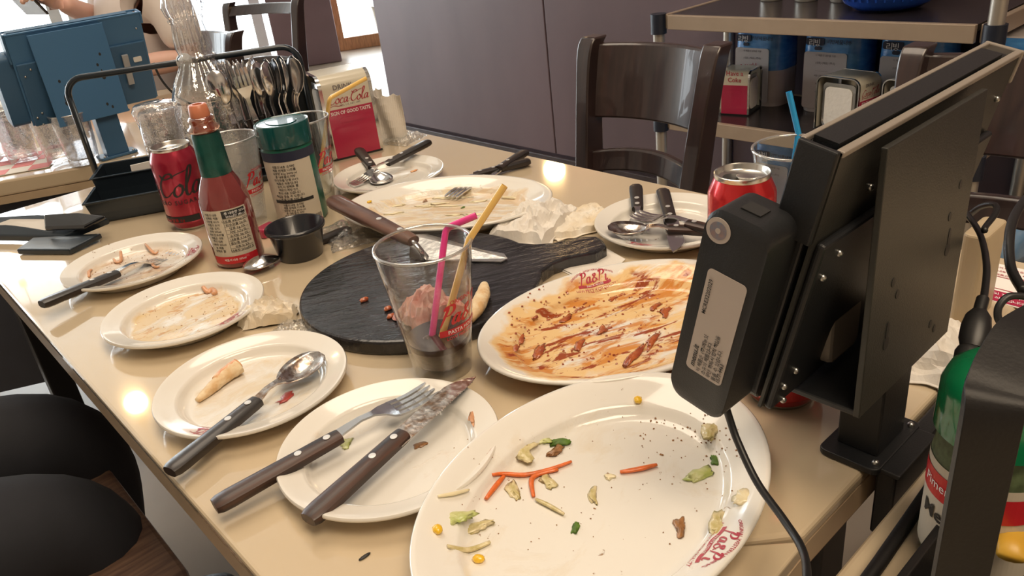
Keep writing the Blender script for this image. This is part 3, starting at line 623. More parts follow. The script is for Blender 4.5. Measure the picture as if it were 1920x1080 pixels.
def cutlery(kind, A, B, label, handle='rosewood', group=None, steel='steel', roll=0.0, flipz=1, S=None, hw=0.0090, hl=0.105, parent_loc=None):
    A, B = Vector(A), Vector(B); L = (B - A).length; hl = min(hl, 0.54 * L)
    S = S or 1.0; TL = L / S
    e = empty(kind, A, label, kind.replace('table_', '').replace('steak_', ''), group)
    M4 = frame_of(A, B, roll); e.matrix_world = M4
    h = MB(); n = 12; vs = []
    secs = [(0.0, 0.78), (0.004, 0.95), (0.012, 1.0), (hl * 0.55, 0.92), (hl - 0.006, 0.86), (hl, 0.80)]
    for x, k in secs:
        for i in range(n):
            a = 2 * PI * i / n; c, s_ = math.cos(a), math.sin(a); q = 3.2
            rr = 1 / ((abs(c) ** q + abs(s_) ** q) ** (1 / q)); vs.append((x * S, c * rr * hw * k * S, s_ * rr * hw * 0.62 * k * S))
    m = len(secs); h.add(vs, [(i * n + k, i * n + (k + 1) % n, (i + 1) * n + (k + 1) % n, (i + 1) * n + k) for i in range(m - 1) for k in range(n)] + [tuple(range(n - 1, -1, -1)), tuple((m - 1) * n + k for k in range(n))])
    h.build('handle', handle, e, smooth=True, auto=35)
    for x in (hl * 0.66, hl * 0.90):
        MB().lathe([(0, hw * 0.62 * S * 0.93), (0.0030 * S, hw * 0.62 * S * 0.93), (0.0029 * S, hw * 0.62 * S * 0.93 + 0.0004), (0, hw * 0.62 * S * 0.93 + 0.0006)], 16, c=(x * S, 0, 0)).build('rivet', 'rivet', e, smooth=True, auto=50)
    b = MB(); f = flipz
    if kind == 'steak_knife':
        T = TL - hl; N = 16; vs = []
        for i in range(N + 1):
            t = i / N; x = hl - 0.012 + (T + 0.012) * t
            top = 0.0088; bot = -0.0088
            if t > 0.72: top = 0.0088 - 0.0155 * ((t - 0.72) / 0.28) ** 1.7
            if t > 0.9: bot = -0.0088 + 0.0018 * ((t - 0.9) / 0.1)
            vs += [(x * S, bot * S, 0.0003), (x * S, bot * S, -0.0003), (x * S, top * S, -0.0009), (x * S, top * S, 0.0009)]
        b.add(vs, [(4 * i + k, 4 * i + 4 + k, 4 * i + 4 + (k + 1) % 4, 4 * i + (k + 1) % 4) for i in range(N) for k in range(4)] + [(0, 1, 2, 3), (4 * N + 3, 4 * N + 2, 4 * N + 1, 4 * N)])
        b.build('blade', steel, e)
        s2 = MB()
        for i in range(22):
            t = 0.35 + 0.58 * i / 22; x = (hl + T * t) * S; s2.add([(x - 0.0011 * S, -0.0086 * S, 0.0003), (x + 0.0011 * S, -0.0086 * S, 0.0003), (x, -0.0099 * S, 0)], [(0, 1, 2)])
        s2.build('serration', steel, e)
    elif kind == 'table_fork':
        T = TL - hl; x0 = hl - 0.01
        arc = lambda t: f * S * (0.003 * math.sin(PI * min(1, t / 0.55)) * 1.6 - 0.0075 * math.sin(PI * max(0, (t - 0.5) / 0.5) * 0.62) + 0.0095 * max(0, t - 0.62) * 1.0)
        secs = [(0, 0.0062), (0.12, 0.0048), (0.30, 0.0032), (0.42, 0.0034), (0.50, 0.0072), (0.56, 0.0108), (0.62, 0.0122)]
        strip(b, [((x0 + (T + 0.01) * t) * S, w * S, arc(t)) for t, w in secs], 0.0019 * S)
        b.build('neck', steel, e, smooth=True, auto=40)
        for k in range(4):
            y = (-0.0102 + 0.0068 * k); tn = MB()
            vs = []; ts = [0.60, 0.70, 0.80, 0.90, 0.97, 1.0]
            for t in ts:
                w = 0.0021 if t < 0.95 else (0.0015 if t < 0.99 else 0.0006); x = (x0 + (T + 0.01) * t) * S; z = arc(t)
                vs += [(x, (y - w) * S, z - 0.0009 * S), (x, (y + w) * S, z - 0.0009 * S), (x, (y + w) * S, z + 0.0009 * S), (x, (y - w) * S, z + 0.0009 * S)]
            n = len(ts); tn.add(vs, [(4 * i + q, 4 * i + 4 + q, 4 * i + 4 + (q + 1) % 4, 4 * i + (q + 1) % 4) for i in range(n - 1) for q in range(4)] + [(0, 1, 2, 3), (4 * n - 1, 4 * n - 2, 4 * n - 3, 4 * n - 4)])
            tn.build('tine', steel, e)
    else:
        T = TL - hl; x0 = hl - 0.01
        secs = [(0, 0.0062, 0), (0.12, 0.0046, 0.0015), (0.26, 0.0032, 0.004), (0.36, 0.0034, 0.003), (0.44, 0.0062, 0.0005)]
        strip(b, [((x0 + (T + 0.01) * t) * S, w * S, z * f * S) for t, w, z in secs], 0.0018 * S); b.build('neck', steel, e, smooth=True, auto=40)
        bw = MB(); N, K = 18, 8; bl = (T + 0.01) * 0.58; cx = x0 + (T + 0.01) * 0.42 + bl / 2; vs = []
        for sgn in (0, 1):
            for i in range(N + 1):
                u = -1 + 2 * i / N
                for j in range(K + 1):
                    v = -1 + 2 * j / K
                    half = math.sqrt(max(0, 1 - u * u)) * (0.0185 + 0.003 * u)
                    d = -0.0085 * (1 - u * u) * (1 - v * v * 0.95) - sgn * 0.0011
                    vs.append(((cx + u * bl / 2) * S, v * half * S, f * d * S))
        g = lambda s_, i, j: s_ * (N + 1) * (K + 1) + i * (K + 1) + j
        fs = [(g(0, i, j), g(0, i + 1, j), g(0, i + 1, j + 1), g(0, i, j + 1)) for i in range(N) for j in range(K)] + [(g(1, i, j), g(1, i, j + 1), g(1, i + 1, j + 1), g(1, i + 1, j)) for i in range(N) for j in range(K)]
        fs += [(g(0, i, 0), g(1, i, 0), g(1, i + 1, 0), g(0, i + 1, 0)) for i in range(N)] + [(g(0, i, K), g(0, i + 1, K), g(1, i + 1, K), g(1, i, K)) for i in range(N)]
        bw.add(vs, fs); bw.build('bowl', steel, e, smooth=True)
    return e
cutlery('table_fork', P(78, 571, 0.020), on1(322, 460, 0.003), 'black handled fork on the plate nearest the black bill tray', 'black_handle')
cutlery('table_spoon', P(318, 885, 0.014), on3(600, 668, 0.008), 'black handled spoon lying on the plate with the pizza crust', 'black_handle', steel='steel_dirty')
cutlery('table_fork', P(402, 950, 0.015), on4(812, 738, 0.010), 'brown wooden handled fork beside the steak knife on the nearly clean plate', 'rosewood')
cutlery('steak_knife', P(578, 975, 0.016), P(880, 703, 0.024), 'serrated steak knife with dark wooden handle pointing at the cola glass', 'rosewood', steel='steel_dirty')
cutlery('table_spoon', P(672, 281, 0.030), on5(722, 347, 0.004), 'spoon standing steeply on the plate in front of the napkin box', 'black_handle')
cutlery('table_fork', P(805, 266, 0.032), on5(655, 343, 0.005), 'black handled fork crossing under the spoon in front of the napkin box', 'black_handle')
cutlery('steak_knife', P(992, 302, 0.008), P(800, 352, 0.006), 'knife with black handle pushed under the cream sauce platter', 'black_handle')
cutlery('table_fork', P(985, 285, 0.012), onF(842, 352, 0.003), 'fork with its tines hooked over the rim of the cream sauce platter', 'black_handle', hl=0.08, flipz=-1)
cutlery('table_fork', P(1192, 350, 0.026), on6(1199, 443, 0.008), 'fork leaning steeply on the heaped plate, tines down on the spoon', 'black_handle')
cutlery('table_spoon', P(1395, 437, 0.020), on6(1140, 438, 0.010), 'dirty spoon under the fork on the heaped plate', 'rosewood', steel='steel_dirty')
cutlery('table_fork', P(1420, 452, 0.026), P(1190, 395, 0.030), 'fork resting across the others on the heaped plate, next to the black tablet', 'rosewood')
cutlery('steak_knife', P(1242, 358, 0.022), P(1274, 472, 0.021), 'table knife lying across the heaped plate', 'black_handle')
cutlery('table_spoon', P(655, 430, 0.004), P(458, 505, 0.009), 'spoon bowl poking out beneath the red sauce bottle', 'black_handle', flipz=-1)

# ------------------------------------------------------------------ pizza board and server
M['board'] = mat('black_worn_board', (0.034, 0.033, 0.038), 0.17, col2=(0.012, 0.012, 0.014), vscale=22, stretch=(1, 3, 1), bump=0.95, bscale=42, coat=0.15)
bd = empty('pizza_board', (0.432, 0.676, TZ), 'round black pizza board with a short handle in the middle of the table', 'board')
hd = math.atan2(0.578 - 0.676, 0.622 - 0.432); pts = []
RB, hwid, HLn = 0.135, 0.027, 0.215
a0 = 0.33
for i in range(73):
    a = a0 + (2 * PI - 2 * a0) * i / 72; pts.append((RB * math.cos(a), RB * math.sin(a)))
lo = [(0.145, -0.030), (0.165, -0.024), (HLn - 0.018, -0.026), (HLn, -0.016), (HLn + 0.002, 0.0), (HLn, 0.016), (HLn - 0.018, 0.026), (0.165, 0.024), (0.145, 0.030)]
MB().prism(pts + lo, 0, 0.016).build('board', 'board', bd, rz=hd, bevel=0.003)
M['greyplastic'] = mat('worn_grey_scuff', (0.10, 0.11, 0.125), 0.3, var=0.3)
sv = empty('pizza_server', (0, 0, 0), 'wooden handled pizza server resting from the cream platter onto the board', 'server')
A = P(622, 375, 0.052); Bq = P(775, 452, 0.040); M4 = frame_of(A, Bq); sv.matrix_world = M4
L = (Bq - A).length
M['server_wood'] = mat('walnut_server_handle', (0.16, 0.075, 0.05), 0.4, col2=(0.06, 0.028, 0.022), vscale=10, stretch=(1, 9, 9), coat=0.2)
m = MB(); n = 14; secs = [(0.0, 0.6), (0.004, 0.85), (0.014, 1.0), (L * 0.5, 0.95), (L * 0.95, 0.75), (L, 0.65)]; vs = []
for x, k in secs:
    for i in range(n):
        a = 2 * PI * i / n; c, s_ = math.cos(a), math.sin(a); rr = 1 / ((abs(c) ** 2.8 + abs(s_) ** 2.8) ** (1 / 2.8)); vs.append((x, c * rr * 0.0125 * k, s_ * rr * 0.0085 * k))
m.add(vs, [(i * n + k, i * n + (k + 1) % n, (i + 1) * n + (k + 1) % n, (i + 1) * n + k) for i in range(5) for k in range(n)] + [tuple(range(n - 1, -1, -1)), tuple(5 * n + k for k in range(n))])
m.build('handle', 'server_wood', sv, smooth=True, auto=40)
for x in (L * 0.62, L * 0.86): MB().lathe([(0, 0.0078), (0.0035, 0.0078), (0.0033, 0.0084), (0, 0.0086)], 16, c=(x, 0, -0.0005)).build('rivet', 'rivet', sv, smooth=True, auto=50)
inv = M4.inverted()
q0 = inv @ Bq; q1 = inv @ P(790, 470, 0.030); q2 = inv @ P(800, 486, 0.0175)
MB().tube([q0 - Vector((0.02, 0, 0)), q0, q1, q2], [0.004, 0.004, 0.0035, 0.005], 8, flat=0.5).build('shank', 'steel', sv, smooth=True)
bl = [P(770, 442, 0.030), P(800, 440, 0.019), P(905, 470, 0.0172), P(945, 477, 0.0172), P(952, 486, 0.0172), P(940, 492, 0.0172), P(800, 489, 0.0172), P(768, 484, 0.0172)]
M['server_steel'] = mat('wet_server_blade', (0.62, 0.62, 0.62), 0.25, 0.8, var=0.15, vscale=60, bump=0.3, bscale=90)
bq = [inv @ q for q in bl]; m = MB(); nb = len(bq); up = inv.to_3x3() @ Vector((0, 0, 0.0012))
m.add(bq + [q + up for q in bq], [tuple(range(nb)), tuple(range(2 * nb - 1, nb - 1, -1))] + [(i, (i + 1) % nb, nb + (i + 1) % nb, nb + i) for i in range(nb)]); m.build('blade', 'server_steel', sv)

# ------------------------------------------------------------------ glasses, bottles and cans
def PD(px, py, D): return CAM + ray(px, py) * D
def away(x, y): return math.atan2(-y, -x)            # direction towards where the photo was taken
M['frosty'] = clear_mat('misted_glass', (0.92, 0.93, 0.93), bump=0.5, bscale=300, milky=0.10, rough=0.08)
M['textured_glass'] = clear_mat('pressed_glass', (0.93, 0.93, 0.94), bump=1.0, bscale=55, rough=0.03, face=0.24, milky=0.04)
M['damp'] = clear_mat('damp_glass', (0.955, 0.955, 0.95), bump=0.10, bscale=160, rough=0.04, milky=0.012)
M['cola'] = mat('cola_liquid', (0.035, 0.010, 0.006), 0.06, coat=0.5)
M['foam'] = clear_mat('cola_bubble', (0.75, 0.6, 0.55), bump=0.3)
M['glass_red'] = mat('glass_red_print', (0.55, 0.02, 0.03), 0.4)
def tumbler(name, x, y, label, group=None, rt=0.0435, rb=0.027, h=0.128, mt='clear', liquid=0.0, printed=None, base=0.010, cat='glass'):
    e = empty(name, (x, y, TZ), label, cat, group)
    MB().lathe([(0, 0.0), (rb * 0.96, 0.0), (rb, 0.002), (rb + (rt - rb) * 0.35, h * 0.36), (rt - 0.0006, h - 0.001), (rt - 0.0012, h), (rt - 0.002, h - 0.0006), (rb + (rt - rb) * 0.35 - 0.0022, h * 0.36), (rb - 0.002, base + 0.003), (rb - 0.006, base), (0, base)], 64).build('glass_body', mt, e, smooth=True, auto=60)
    MB().lathe([(rt + 0.0002, h - 0.0022), (rt + 0.0004, h - 0.0008), (rt - 0.0011, h + 0.0004), (rt - 0.0026, h - 0.0008), (rt - 0.0024, h - 0.0022)], 64).build('rim', 'rim_glass', e, smooth=True)
    if liquid:
        q = lambda z: rb - 0.0022 + (rt - rb) * z / h
        MB().lathe([(0, base + 0.0008), (q(base) - 0.003, base + 0.0008), (q(liquid), liquid), (0, liquid)], 48).build('drink', 'cola', e, smooth=True, auto=40)
    if printed is not None:
        R = lambda z: rb + (rt - rb) * z / h
        m = MB(); put(m, text_geo('ORIGINAL', 0.006, bold=0.01), cylmap(R, 0.083, printed))
        put(m, script_geo('Pa&Pi', 0.019, 0.17, 0.25, False), cylmap(R, 0.069, printed))
        put(m, text_geo('LOW PRICE HIGH', 0.0045, bold=0.01), cylmap(R, 0.0475, printed))
        m.build('print', 'glass_red', e)
        m = MB(); N = 12; f = cylmap(R, 0.054, printed, off=0.0003); vs = []
        for i in range(N + 1): vs += [f(-0.024 + 0.048 * i / N, -0.0033), f(-0.024 + 0.048 * i / N, 0.0033)]
        m.add(vs, [(2 * i, 2 * i + 2, 2 * i + 3, 2 * i + 1) for i in range(N)]).build('print_banner', 'glass_red', e)
        m = MB(); put(m, text_geo('PASTA HOUSE', 0.0052, bold=0.01), cylmap(R, 0.054, printed, off=0.0007)); m.build('banner_lettering', 'white_ink', e)
    return e
M['rim_glass'] = clear_mat('thick_glass_rim', (0.70, 0.70, 0.68), face=0.35, rough=0.05, milky=0.12)
gx, gy = P(832, 690).x, P(832, 690).y
cola_glass = tumbler('drinking_glass', gx, gy, 'tall glass with a little cola left and two straws, front centre of the table', 'restaurant glasses', liquid=0.036, printed=away(gx, gy) + 0.75, mt='damp')
MB().ball((0.006, -0.006, 0.0345), 0.007, 7, (1, 1, 0.6)).build('bubble', 'foam', cola_glass, smooth=True)
MB().ball((-0.009, 0.004, 0.0345), 0.005, 7, (1, 1, 0.6)).build('bubble', 'foam', cola_glass, smooth=True)
def straw(pts, col, label, r=0.0032, name='straw'):
    if col not in M: M[col] = mat(col, SC[col], 0.25, coat=0.4, sub=0.0)
    p = [Vector(q) for q in pts]; n = 16; m = MB()
    m.tube(p, r, n, cap=False); m.tube(p, r * 0.82, n, cap=False)
    L = len(p); o = L * n
    m.f += [(k, (k + 1) % n, o + (k + 1) % n, o + k) for k in range(n)] + [((L - 1) * n + k, o + (L - 1) * n + k, o + (L - 1) * n + (k + 1) % n, (L - 1) * n + (k + 1) % n) for k in range(n)]
    m.fm += [0] * (2 * n)
    o = m.build(name, col, smooth=True, auto=50); return tag(o, label, 'straw')
SC = {'pink_straw': (0.75, 0.05, 0.28), 'yellow_straw': (0.85, 0.55, 0.16), 'blue_straw': (0.02, 0.33, 0.72)}
gg = Vector((gx, gy, TZ))
def bend(a, b, c, n=5):
    """pts through b with a small accordion bend"""
    a, b, c = Vector(a), Vector(b), Vector(c); d1 = (b - a).normalized(); d2 = (c - b).normalized(); out = [a]
    for k in range(n + 1):
        t = k / n; p0, p2 = b - d1 * 0.006, b + d2 * 0.006
        out.append((1 - t) ** 2 * p0 + 2 * t * (1 - t) * b + t * t * p2)
    return out + [c]
straw(bend(P(809, 640, 0.030), P(836, 428, 0.123), P(893, 404, 0.132)), 'pink_straw', 'bent pink straw in the cola glass')
straw([P(826, 640, 0.030), P(880, 448, 0.126), P(946, 348, 0.168)], 'yellow_straw', 'straight yellow straw in the cola glass')
g2 = P(422, 258, 0.128); g3 = P(560, 222, 0.128)
tumbler('drinking_glass', g2.x, g2.y, 'empty misted glass behind the red sauce bottle', 'restaurant glasses', mt='frosty', printed=away(g2.x, g2.y) + 0.95)
tumbler('drinking_glass', g3.x, g3.y, 'empty glass with a yellow straw behind the green capped jar', 'restaurant glasses', mt='clear', printed=away(g3.x, g3.y) + 1.0)
straw(bend(P(600, 325, 0.014), P(618, 184, 0.142), P(686, 147, 0.155)), 'yellow_straw', 'bent yellow straw leaning across the napkin box')
g4 = Vector((0.722, 0.395, TZ))
tumbler('drinking_glass', g4.x, g4.y, 'glass with a blue straw behind the near tablet', 'restaurant glasses', mt='clear')
straw([(0.722, 0.405, TZ + 0.015), P(1497, 250, 0.128), P(1479, 172, 0.172)], 'blue_straw', 'blue straw in the glass behind the near tablet')

# --- red sauce bottle
M['sauce_red'] = mat('hot_sauce_red', (0.23, 0.045, 0.045), 0.10, coat=0.8, var=0.15, vscale=30)
M['green_foil'] = mat('green_foil_sleeve', (0.012, 0.10, 0.085), 0.32, 0.25, var=0.3, vscale=50, bump=0.5, bscale=120)
M['orange_cap'] = mat('orange_dispenser_neck', (0.62, 0.22, 0.12), 0.3, var=0.15, vscale=80)
M['label_paper'] = mat('cream_label', (0.60, 0.54, 0.44), 0.5, var=0.04)
tb_ = P(453, 487); sb = empty('sauce_bottle', (tb_.x, tb_.y, TZ), 'bottle of red hot sauce with a green foil neck and a white label', 'bottle')
prof = [(0, 0.0), (0.026, 0.0), (0.0305, 0.004), (0.031, 0.008), (0.031, 0.082), (0.0305, 0.088)]
prof += [(0.0305 - 0.0125 * t ** 1.3, 0.088 + 0.032 * t) for t in (0.2, 0.4, 0.6, 0.8, 1.0)] + [(0.0170, 0.128), (0.0158, 0.16), (0.0150, 0.172), (0, 0.172)]
def octo(r, z, a):
    if 0.086 < z < 0.125:
        k = math.cos(PI / 8) / math.cos(((a + 0.2) % (PI / 4)) - PI / 8); return r * (0.35 + 0.65 * k), z
    return r, z
MB().lathe(prof, 96, mod=octo).build('bottle_glass', 'sauce_red', sb, smooth=True, auto=50)
MB().lathe([(0.0185, 0.1185), (0.0188, 0.1195), (0.0168, 0.168), (0.0160, 0.171), (0.015, 0.171)], 48).build('neck_sleeve', 'green_foil', sb, smooth=True, auto=50)
MB().lathe([(0.0152, 0.1712), (0.0185, 0.173), (0.0190, 0.177), (0.0150, 0.180), (0.0146, 0.184), (0.0160, 0.187), (0.0135, 0.190), (0, 0.190)], 40).build('glass_collar', clear_mat('amber_collar', (0.80, 0.55, 0.42), face=0.2), sb, smooth=True)
MB().lathe([(0.0, 0.1722), (0.0125, 0.1722), (0.0118, 0.188), (0.0122, 0.192), (0.0108, 0.2035), (0.0095, 0.2045), (0.006, 0.2045), (0.0055, 0.200), (0, 0.200)], 32).build('dispenser_neck', 'orange_cap', sb, smooth=True, auto=50)
aL = away(tb_.x, tb_.y) - 0.22
def wrap_patch(R, z0, z1, a0, a1, off, n=24):
    f = []; vs = []
    for i in range(n + 1):
        a = a0 + (a1 - a0) * i / n; vs += [((R + off) * math.cos(a), (R + off) * math.sin(a), z0), ((R + off) * math.cos(a), (R + off) * math.sin(a), z1)]
    return vs, [(2 * i, 2 * i + 2, 2 * i + 3, 2 * i + 1) for i in range(n)]
RB_ = 0.031
MB().add(*wrap_patch(RB_, 0.010, 0.080, aL - 0.95, aL + 0.95, 0.0004)).build('label', 'label_paper', sb)
MB().add(*wrap_patch(RB_, 0.0085, 0.0185, aL - 0.96, aL + 0.96, 0.0007)).build('label_red_band', 'cola_red', sb)
MB().add(*wrap_patch(RB_, 0.069, 0.0785, aL - 0.05, aL + 0.88, 0.0007)).build('label_black_header', 'ink', sb)
m = MB(); L1 = ['총 내용량 355ml', '100ml당 18kcal', '나트륨 447mg 22%', '탄수화물 2g 1%', '당류 0g 0%', '지방 0.7g 1%', '유지방 0g 0%', '내용물 0.2g 1%', '총당류 0mg 0%', '식용 1g 2%', '내용량 100ml당 %']
for i, s in enumerate(L1[2:]): put(m, text_geo(s, 0.0040, bold=0.012), cylmap(RB_, 0.0655 - i * 0.0049, aL + 0.42, off=0.0008))
for i in range(12): put(m, text_geo(['식품의 내용', '원재료 식품', '내용물 100%', '제품의 유의', '식용 유지', '용량 355ml', '재료 탄수화물', '제품은 식용', '주의 내용', '내용량 355ml', '용 제품', '원재료 물'][i], 0.0037, bold=0.012), cylmap(RB_, 0.0755 - i * 0.0044, aL - 0.50, off=0.0008))
for i in range(10):
    z = 0.068 - i * 0.0049; m.add(*wrap_patch(RB_, z, z + 0.0003, aL - 0.04, aL + 0.86, 0.0008, 10))
m.add(*wrap_patch(RB_, 0.0235, 0.0785, aL - 0.055, aL - 0.045, 0.0008, 2))
m.build('label_print', 'ink', sb)
m = MB(); put(m, text_geo(L1[0], 0.0042, bold=0.012), cylmap(RB_, 0.0758, aL + 0.5, off=0.0012)); put(m, text_geo(L1[1], 0.0042, bold=0.012), cylmap(RB_, 0.0715, aL + 0.5, off=0.0012))
put(m, text_geo('제품의 내용 355ml', 0.0036), cylmap(RB_, 0.0145, aL, off=0.0011)); m.build('label_white_print', 'white_ink', sb)

# --- green capped jar
M['jar_green'] = mat('dark_green_lid', (0.008, 0.085, 0.085), 0.18, coat=0.6, var=0.15)
M['jar_green_wrap'] = mat('green_wrap', (0.015, 0.16, 0.10), 0.3, col2=(0.006, 0.04, 0.04), vscale=30)
jb = P(570, 408); jar = empty('cheese_shaker', (jb.x, jb.y, TZ), 'tall shaker jar with a dark green lid and a cream ingredients label', 'jar')
MB().lathe([(0, 0), (0.033, 0), (0.0355, 0.004), (0.0355, 0.108), (0.033, 0.113), (0, 0.113)], 64).build('canister', 'jar_green_wrap', jar, smooth=True, auto=50)
MB().lathe([(0.0358, 0.1125), (0.0370, 0.1135), (0.0375, 0.140), (0.0368, 0.1430), (0.0345, 0.1436), (0.033, 0.1425), (0, 0.1425)], 64).build('lid', 'jar_green', jar, smooth=True, auto=35)
MB().prism([(0.020 * math.cos(a), 0.026 * math.sin(a)) for a in [i * PI / 14 for i in range(28)]], 0.1426, 0.1436).build('lid_flap', 'jar_green', jar, bevel=0.0004)
aJ = away(jb.x, jb.y) - 0.28
MB().add(*wrap_patch(0.0355, 0.004, 0.106, aJ - 1.5, aJ + 1.12, 0.0004, 40)).build('label', 'label_paper', jar)
MB().add(*wrap_patch(0.0355, 0.095, 0.108, aJ - 1.5, aJ + 1.6, 0.0007, 40)).build('label_navy_band', 'pack_ink', jar)
m = MB(); SJ = ['식품의 내용 유지방', '제품 원재료 나트륨', '내용량 85g 340kcal', '총 내용물의 지방', '탄수화물 당류 100%', '제품은 식용입니다', '유의 시 원재료 물', '재료의 지방 12%', '주의 내용 있습니다', '책임을 물을 수 있습니다', '나트륨 당류 지방 물']
for i, s in enumerate(SJ): put(m, text_geo(s, 0.0042, bold=0.012), cylmap(0.0355, 0.089 - i * 0.0047, aJ - 0.05, off=0.0008))
for i, s in enumerate(SJ[:6]): put(m, text_geo(s, 0.0038, bold=0.012), cylmap(0.0355, 0.0335 - i * 0.0040, aJ + 0.0, off=0.0008))
for i in range(15): m.add(*wrap_patch(0.0355, 0.007, 0.0135, aJ + 0.55 + i * 0.034, aJ + 0.55 + i * 0.034 + (0.018 if i % 3 else 0.009), 0.0008, 1))
m.build('label_print', 'ink', jar)
MB().add(*wrap_patch(0.0355, 0.036, 0.0405, aJ - 0.75, aJ + 0.85, 0.0009, 24)).build('label_black_bar', 'ink', jar)

# --- cans
M['can_red'] = mat('red_aluminium', (0.62, 0.025, 0.03), 0.22, 0.55, coat=0.4)
M['can_dark_red'] = mat('dark_red_aluminium', (0.40, 0.02, 0.05), 0.25, 0.5, coat=0.4)
M['alu'] = mat('bare_aluminium', (0.72, 0.70, 0.66), 0.25, 1.0)
def can(x, y, label, mt, word, ang, sub=None, z=TZ):
    e = empty('soda_can', (x, y, z), label, 'can')
    MB().lathe([(0.0262, 0.004), (0.0300, 0.0105), (0.0330, 0.0145), (0.0330, 0.1000), (0.0322, 0.1045), (0.0285, 0.1130), (0.0268, 0.1170)], 64).build('body', mt, e, smooth=True, auto=60)
    MB().lathe([(0, 0.006), (0.018, 0.004), (0.0225, 0.0), (0.0245, 0.0), (0.0263, 0.0042)], 48).build('bottom_dome', 'alu', e, smooth=True)
    MB().lathe([(0.0266, 0.1168), (0.0272, 0.1190), (0.0272, 0.1215), (0.0262, 0.1220), (0.0252, 0.1205), (0.0246, 0.1165), (0.0235, 0.1150), (0.0, 0.1155)], 64).build('lid', 'alu', e, smooth=True, auto=60)
    tab = MB().prism([(0.0045 + 0.0105 * math.cos(a), 0.0068 * math.sin(a)) for a in [i * PI / 12 for i in range(24)]], 0.1162, 0.1175).build('pull_tab', 'alu', e, bevel=0.0004); tab.rotation_euler = (0, 0, ang + 2.6)
    op = MB().prism([(-0.011 + 0.008 * math.cos(a), 0.0088 * math.sin(a)) for a in [i * PI / 12 for i in range(24)]], 0.1152, 0.1158).build('mouth_opening', 'ink', e); op.rotation_euler = (0, 0, ang + 2.6)
    m = MB(); put(m, script_geo(word, 0.034, 0.12, 0.22, True), cylmap(0.033, 0.068, ang)); m.build('script_lettering', 'ink', e)
    if sub:
        m = MB(); put(m, text_geo(sub, 0.0085, space=1.3, bold=0.01), cylmap(0.033, 0.045, ang + 0.85)); m.build('lettering', 'ink', e)
        MB().add(*wrap_patch(0.033, 0.0155, 0.0245, ang - 1.7, ang + 1.7, 0.0004, 40)).build('dark_band', 'ink', e)
        m = MB(); put(m, text_geo('총 내용량 355ml 당류 0g', 0.0062), cylmap(0.033, 0.020, ang + 0.1, off=0.0008)); m.build('band_lettering', 'can_red', e)
    return e
cb = P(364, 420); can(cb.x, cb.y, 'dark red zero sugar cola can left of the hot sauce bottle', 'can_dark_red', 'Coca-Cola', away(cb.x, cb.y) - 1.35, 'ZERO SUGAR')
c2 = P(1392, 321, 0.122); can(c2.x, c2.y, 'bright red cola can behind the near tablet battery box', 'can_red', 'Coca-Cola', away(c2.x, c2.y) - 1.3)
c3 = P(1472, 742, 0.008); can(P(1464, 736).x, P(1464, 736).y, 'red cola can under the near tablet, only its bottom rim showing', 'can_red', 'Coca-Cola', away(c3.x, c3.y) + 2.0)

# --- black ramekin
cb = P(566, 478); e = empty('dip_cup', (cb.x, cb.y, TZ), 'empty black plastic dip cup beside the hot sauce bottle', 'cup')
M['black_melamine'] = mat('black_melamine', (0.016, 0.018, 0.024), 0.25, coat=0.3, var=0.1)
MB().lathe([(0, 0), (0.0265, 0), (0.028, 0.0015), (0.0345, 0.036), (0.0375, 0.0375), (0.0385, 0.040), (0.0378, 0.0425), (0.0360, 0.0432), (0.0342, 0.0415), (0.0265, 0.004), (0.024, 0.0025), (0, 0.0025)], 64).build('bowl', 'black_melamine', e, smooth=True, auto=60)

# --- ornate decanter and upside-down pressed glass
M['cut_glass'] = clear_mat('cut_crystal', (0.92, 0.93, 0.95), bump=1.0, bscale=45, rough=0.02, face=0.30, milky=0.05)
q = P(432, 332); e = empty('glass_decanter', (q.x, q.y, TZ), 'tall ornate pressed glass decanter rising out of the top of the photo', 'decanter')
def flute(r, z, a):
    k = 0.0
    if 0.165 < z < 0.205 or 0.215 < z < 0.262: k = 0.05
    if 0.262 <= z < 0.30: k = 0.08
    if 0.03 < z < 0.13: return r * (1 + 0.03 * math.cos(8 * a) * math.cos((z - 0.08) * 60)), z
    return r * (1 + k * math.cos(16 * a)), z
MB().lathe([(0, 0), (0.045, 0), (0.050, 0.004), (0.050, 0.02), (0.053, 0.035), (0.0555, 0.06), (0.0565, 0.09), (0.0565, 0.125), (0.0555, 0.140)], 112, mod=flute).build('body', 'cut_glass', e, smooth=True)
MB().lathe([(0.0555, 0.140), (0.0570, 0.1435), (0.0555, 0.147), (0.0525, 0.155), (0.044, 0.170), (0.034, 0.186), (0.0265, 0.200)], 112, mod=flute).build('shoulder', 'cut_glass', e, smooth=True)
MB().lathe([(0.0265, 0.200), (0.0300, 0.2035), (0.0300, 0.2075), (0.0260, 0.211), (0.0275, 0.222), (0.0265, 0.240), (0.0235, 0.258), (0.0262, 0.262), (0.0262, 0.266)], 96, mod=flute).build('neck', 'cut_glass', e, smooth=True)
MB().lathe([(0.024, 0.266), (0.0275, 0.272), (0.0305, 0.285), (0.0285, 0.300), (0.020, 0.315), (0.012, 0.323), (0.014, 0.332), (0.0, 0.340)], 96, mod=flute).build('stopper', 'cut_glass', e, smooth=True)
M['liquid_grey'] = mat('dark_liquid', (0.06, 0.065, 0.08), 0.1, alpha=0.75)
q = P(335, 340); e = empty('pressed_glass', (q.x, q.y, TZ), 'heavy pressed glass standing upside down behind the dark red can', 'glass'); e.scale = (0.95, 0.95, 1.16)
rip = lambda r, z, a: (r * (1 + 0.035 * math.sin(9 * a + z * 160) * math.sin(z * 75)), z)
